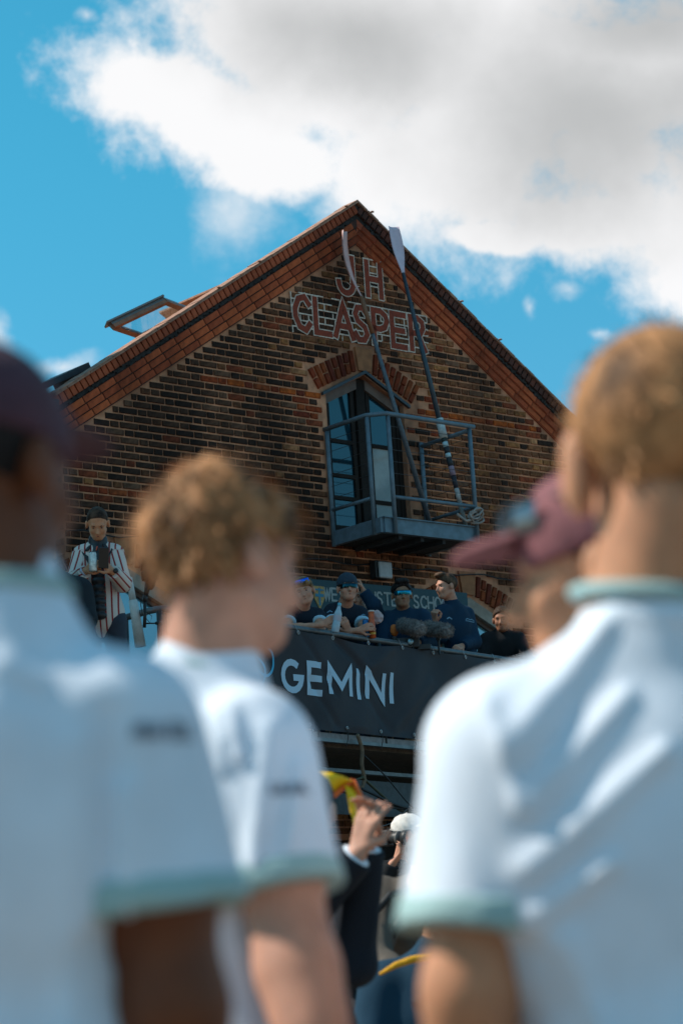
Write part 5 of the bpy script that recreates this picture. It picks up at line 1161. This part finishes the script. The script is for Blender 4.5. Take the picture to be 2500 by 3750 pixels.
f = MB(); f.tube([(.0, 0, .06), (.04, 0, .06), (.045, 0, .06), (.105, -.0, .055)], [.030, .034, .037, .040], 14); f.build('lens_barrel', mat('black_metal'), pc, True); f = MB(); f.tube([(.062, 0, .058), (.078, 0, .057)], .0405, 14); f.build('zoom_ring', mat('grey_ring', (.12, .11, .10), .4), pc, True); f = MB(); f.tube([(.105, 0, .055), (.150, -.0, .052)], [.044, .050], 14); f.build('lens_hood', mat('black_metal'), pc, True); f = MB(); f.sphere((.150, -.004, .052), .044, 14, (.25, 1, 1)); f.build('front_glass', mat('orange_glass', (.62, .10, .02), .12, metal=.5, var=.4, vs=30), pc, True); f = MB(); f.box(-.05, .01, -.035, .035, .015, .11); f.build('camera_body', mat('black_metal'), pc, bevel=.006)
q2 = person('person in a dark navy suit with white cuff raising both hands to clap', dict(head=(-.165, 7.42, 1.735), neck=(-.15, 7.42, 1.60), ls=(-.36, 7.42, 1.50), rs=(-.07, 7.42, 1.48), re=(-.055, 7.30, 1.27), rw=(.006, 7.20, 1.600), rh=(.022, 7.17, 1.690), le=(-.33, 7.25, 1.25), lw=(-.02, 7.10, 1.575), lh=(.012, 7.10, 1.66), pel=(-.22, 7.45, .98)),
    dict(face=(.3, .95, 0), skin=SK_L, hair=('black', (.012, .010, .010), .010, -.05, .003), shirt=('suit', (.008, .012, .020), .022), sleeve=1.5, hs=1., h=.0075, floor=gz(7.4), seed=32, rpalm=(-.5, -.8, 0), lpalm=(.5, .8, 0), lcurl=.35, rcurl=.45, handscale=1.05), gb(-.15, 7.4))
for w_, e_ in (((.006, 7.20, 1.600), (-.045, 7.30, 1.27)), ((-.02, 7.10, 1.575), (-.33, 7.25, 1.25))):
    w_, e_ = np.array(w_), np.array(e_); d = nrm(w_ - e_); f = MB(); f.tube([w_ - d * .035 - np.array(q2['base']), w_ - d * .002 - np.array(q2['base'])], [.052, .046], 14, True); f.build('shirt_cuff', mat('white_cuff', (.7, .75, .82), .7), q2['root'], True)
fl = thing('yellow_cloth', (-.055, 8.0, 1.705), 'bright yellow cloth with orange border arched above the clapping hands', 'cloth')
f = MB(); V = []; Fq = []; n = 16
A1 = [(-.19 + .2 * t, .245 - .05 * t * t) for t in np.linspace(0, 1, n)]
f2 = MB()
def sheet(mbq, top_, bot, y0, y1, nrow=5):
    V = []; m = len(top_)
    for i in range(m):
        for j in range(nrow): t = j / (nrow - 1); V.append((top_[i][0] * (1 - t) + bot[i][0] * t, y0 + (y1 - y0) * i / (m - 1) + .02 * sin(i * .7 + j), top_[i][1] * (1 - t) + bot[i][1] * t))
    mbq.add(V, [(i * nrow + j, (i + 1) * nrow + j, (i + 1) * nrow + j + 1, i * nrow + j + 1) for i in range(m - 1) for j in range(nrow - 1)])
sheet(f, [(-.13 + .17 * t, .215 - .012 * t - .03 * t ** 3) for t in np.linspace(0, 1, 10)], [(-.14 + .15 * t, .05 + .11 * t) for t in np.linspace(0, 1, 10)], -.05, .05)
sheet(f, [(.035 + .033 * sin(t * 1.6), .178 - .19 * t) for t in np.linspace(0, 1, 10)], [(.005 + .022 * sin(t * 1.6), .165 - .155 * t) for t in np.linspace(0, 1, 10)], .05, .0)
yo = f.build('panel', mat('yellow_cloth', (.95, .56, .002), .6, bump=.2, bs=40), fl, True); so2 = yo.modifiers.new('solid', 'SOLIDIFY'); so2.thickness = .004
f = MB(); f.tube([(-.14, -.06, .045), (-.06, -.02, .105), (.005, .045, .160), (.035, .05, .178)], .010, 6); f.tube([(.035, .05, .178), (.060, .04, .12), (.070, .02, .05), (.062, .0, -.01)], .008, 6); f.build('border', mat('orange_border', (.85, .14, .01), .6), fl, True)
q3 = person('person in a taupe jacket with a black strap across, below the photographer', dict(head=(.27, 10.1, 1.72), neck=(.22, 10.15, 1.62), ls=(.055, 10.2, 1.585), rs=(.36, 10.3, 1.57), le=(.02, 10.0, 1.36), lw=(.10, 9.85, 1.25), re=(.40, 10.1, 1.32), rw=(.3, 9.9, 1.3), pel=(.18, 10.35, 1.08)),
    dict(face=(.8, .5, -.4), skin=SK_L, hair=('grey', (.12, .10, .09), .01, -.05, .004), shirt=('taupe', (.105, .085, .068), .03), sleeve=1.5, h=.0095, floor=gz(10), seed=33, fold=.010), gb(.18, 10.2))
f = MB(); b3 = Vector(q3['base']); f.tube([Vector(p) - b3 for p in ((.02, 9.98, 1.52), (.10, 10.03, 1.60), (.19, 10.08, 1.62))], .016, 6); f.tube([Vector(p) - b3 for p in ((.04, 10.02, 1.36), (.12, 10.04, 1.48), (.22, 10.1, 1.6))], .02, 6); f.build('strap', mat('black_strap', (.01, .01, .01), .7), q3['root'], True)
q4 = person('older man with swept grey dark hair, head bowed, low in the middle of the crowd', dict(head=(.012, 13.0, 1.470), neck=(-.02, 13.08, 1.35), ls=(-.2, 13.1, 1.26), rs=(.12, 13.2, 1.25), le=(-.22, 13.0, 1.0), lw=(-.05, 12.8, 1.05), re=(.16, 13.0, 1.0), rw=(.08, 12.8, 1.1), pel=(-.04, 13.25, .95)),
    dict(face=(.82, -.25, -.5), skin=('ruddy', (.36, .17, .13)), hair=('salt', (.085, .075, .07), .012, -.03, .007), tufts=900, tuftlen=.04, shirt=black, sleeve=1.5, h=.0085, floor=gz(13), seed=34), gb(-.04, 13.1))
q5 = person('person in a dark blue jacket with yellow knitted scarf, lowest in the middle', dict(head=(.27, 9.0, 1.47), neck=(.24, 9.0, 1.33), ls=(.04, 9.0, 1.215), rs=(.42, 9.0, 1.215), le=(-.02, 8.95, .95), lw=(.05, 8.8, .8), re=(.45, 8.95, .95), rw=(.4, 8.8, .8), pel=(.24, 9.0, .75)),
    dict(face=(.5, .85, 0), skin=SK_M, hair=('dark', (.03, .02, .015), .01, -.05, .003), shirt=('blue_jacket', (.006, .035, .065), .03), sleeve=1.5, h=.0095, floor=gz(9), seed=35, arm=1.15), gb(.24, 9.0))
f = MB(); b5 = Vector(q5['base']); f.tube([Vector(p) - b5 for p in ((.03, 8.88, 1.262), (.09, 8.86, 1.290), (.15, 8.86, 1.306), (.22, 8.87, 1.312), (.30, 8.9, 1.31))], [.006, .012, .014, .014, .012], 10); f.build('yellow_scarf', mat('yellow_wool', (.62, .30, .008), .9, bump=.8, bs=90), q5['root'], True)

q6 = person('person in a plain black hooded coat facing away, behind the clapping hands', dict(head=(.07, 11.5, 1.60), neck=(.06, 11.55, 1.47), ls=(-.10, 11.6, 1.40), rs=(.22, 11.6, 1.40), le=(-.15, 11.5, 1.15), lw=(-.05, 11.3, 1.1), re=(.27, 11.5, 1.15), rw=(.2, 11.3, 1.1), pel=(.06, 11.65, 1.0)),
    dict(face=(.3, 1, 0), skin=SK_M, hair=('black', (.012, .010, .010), .012, -.06, .004), shirt=('hooded', (.012, .012, .014), .035), sleeve=1.5, h=.0095, floor=gz(11.5), seed=36, fold=.008), gb(.06, 11.6))
q7 = person('person in a charcoal anorak between the taupe jacket and the photographer', dict(head=(.36, 13.2, 1.86), neck=(.34, 13.25, 1.74), ls=(.17, 13.3, 1.67), rs=(.50, 13.3, 1.66), le=(.12, 13.2, 1.42), lw=(.22, 13.0, 1.40), re=(.54, 13.2, 1.42), rw=(.45, 13.0, 1.4), pel=(.33, 13.4, 1.2)),
    dict(face=(.6, -.8, 0), skin=SK_M, hair=('dark', (.03, .02, .015), .01, -.05, .003), shirt=('charcoal', (.016, .017, .019), .035), sleeve=1.5, h=.0095, floor=gz(13.2), seed=37, fold=.010), gb(.33, 13.3))
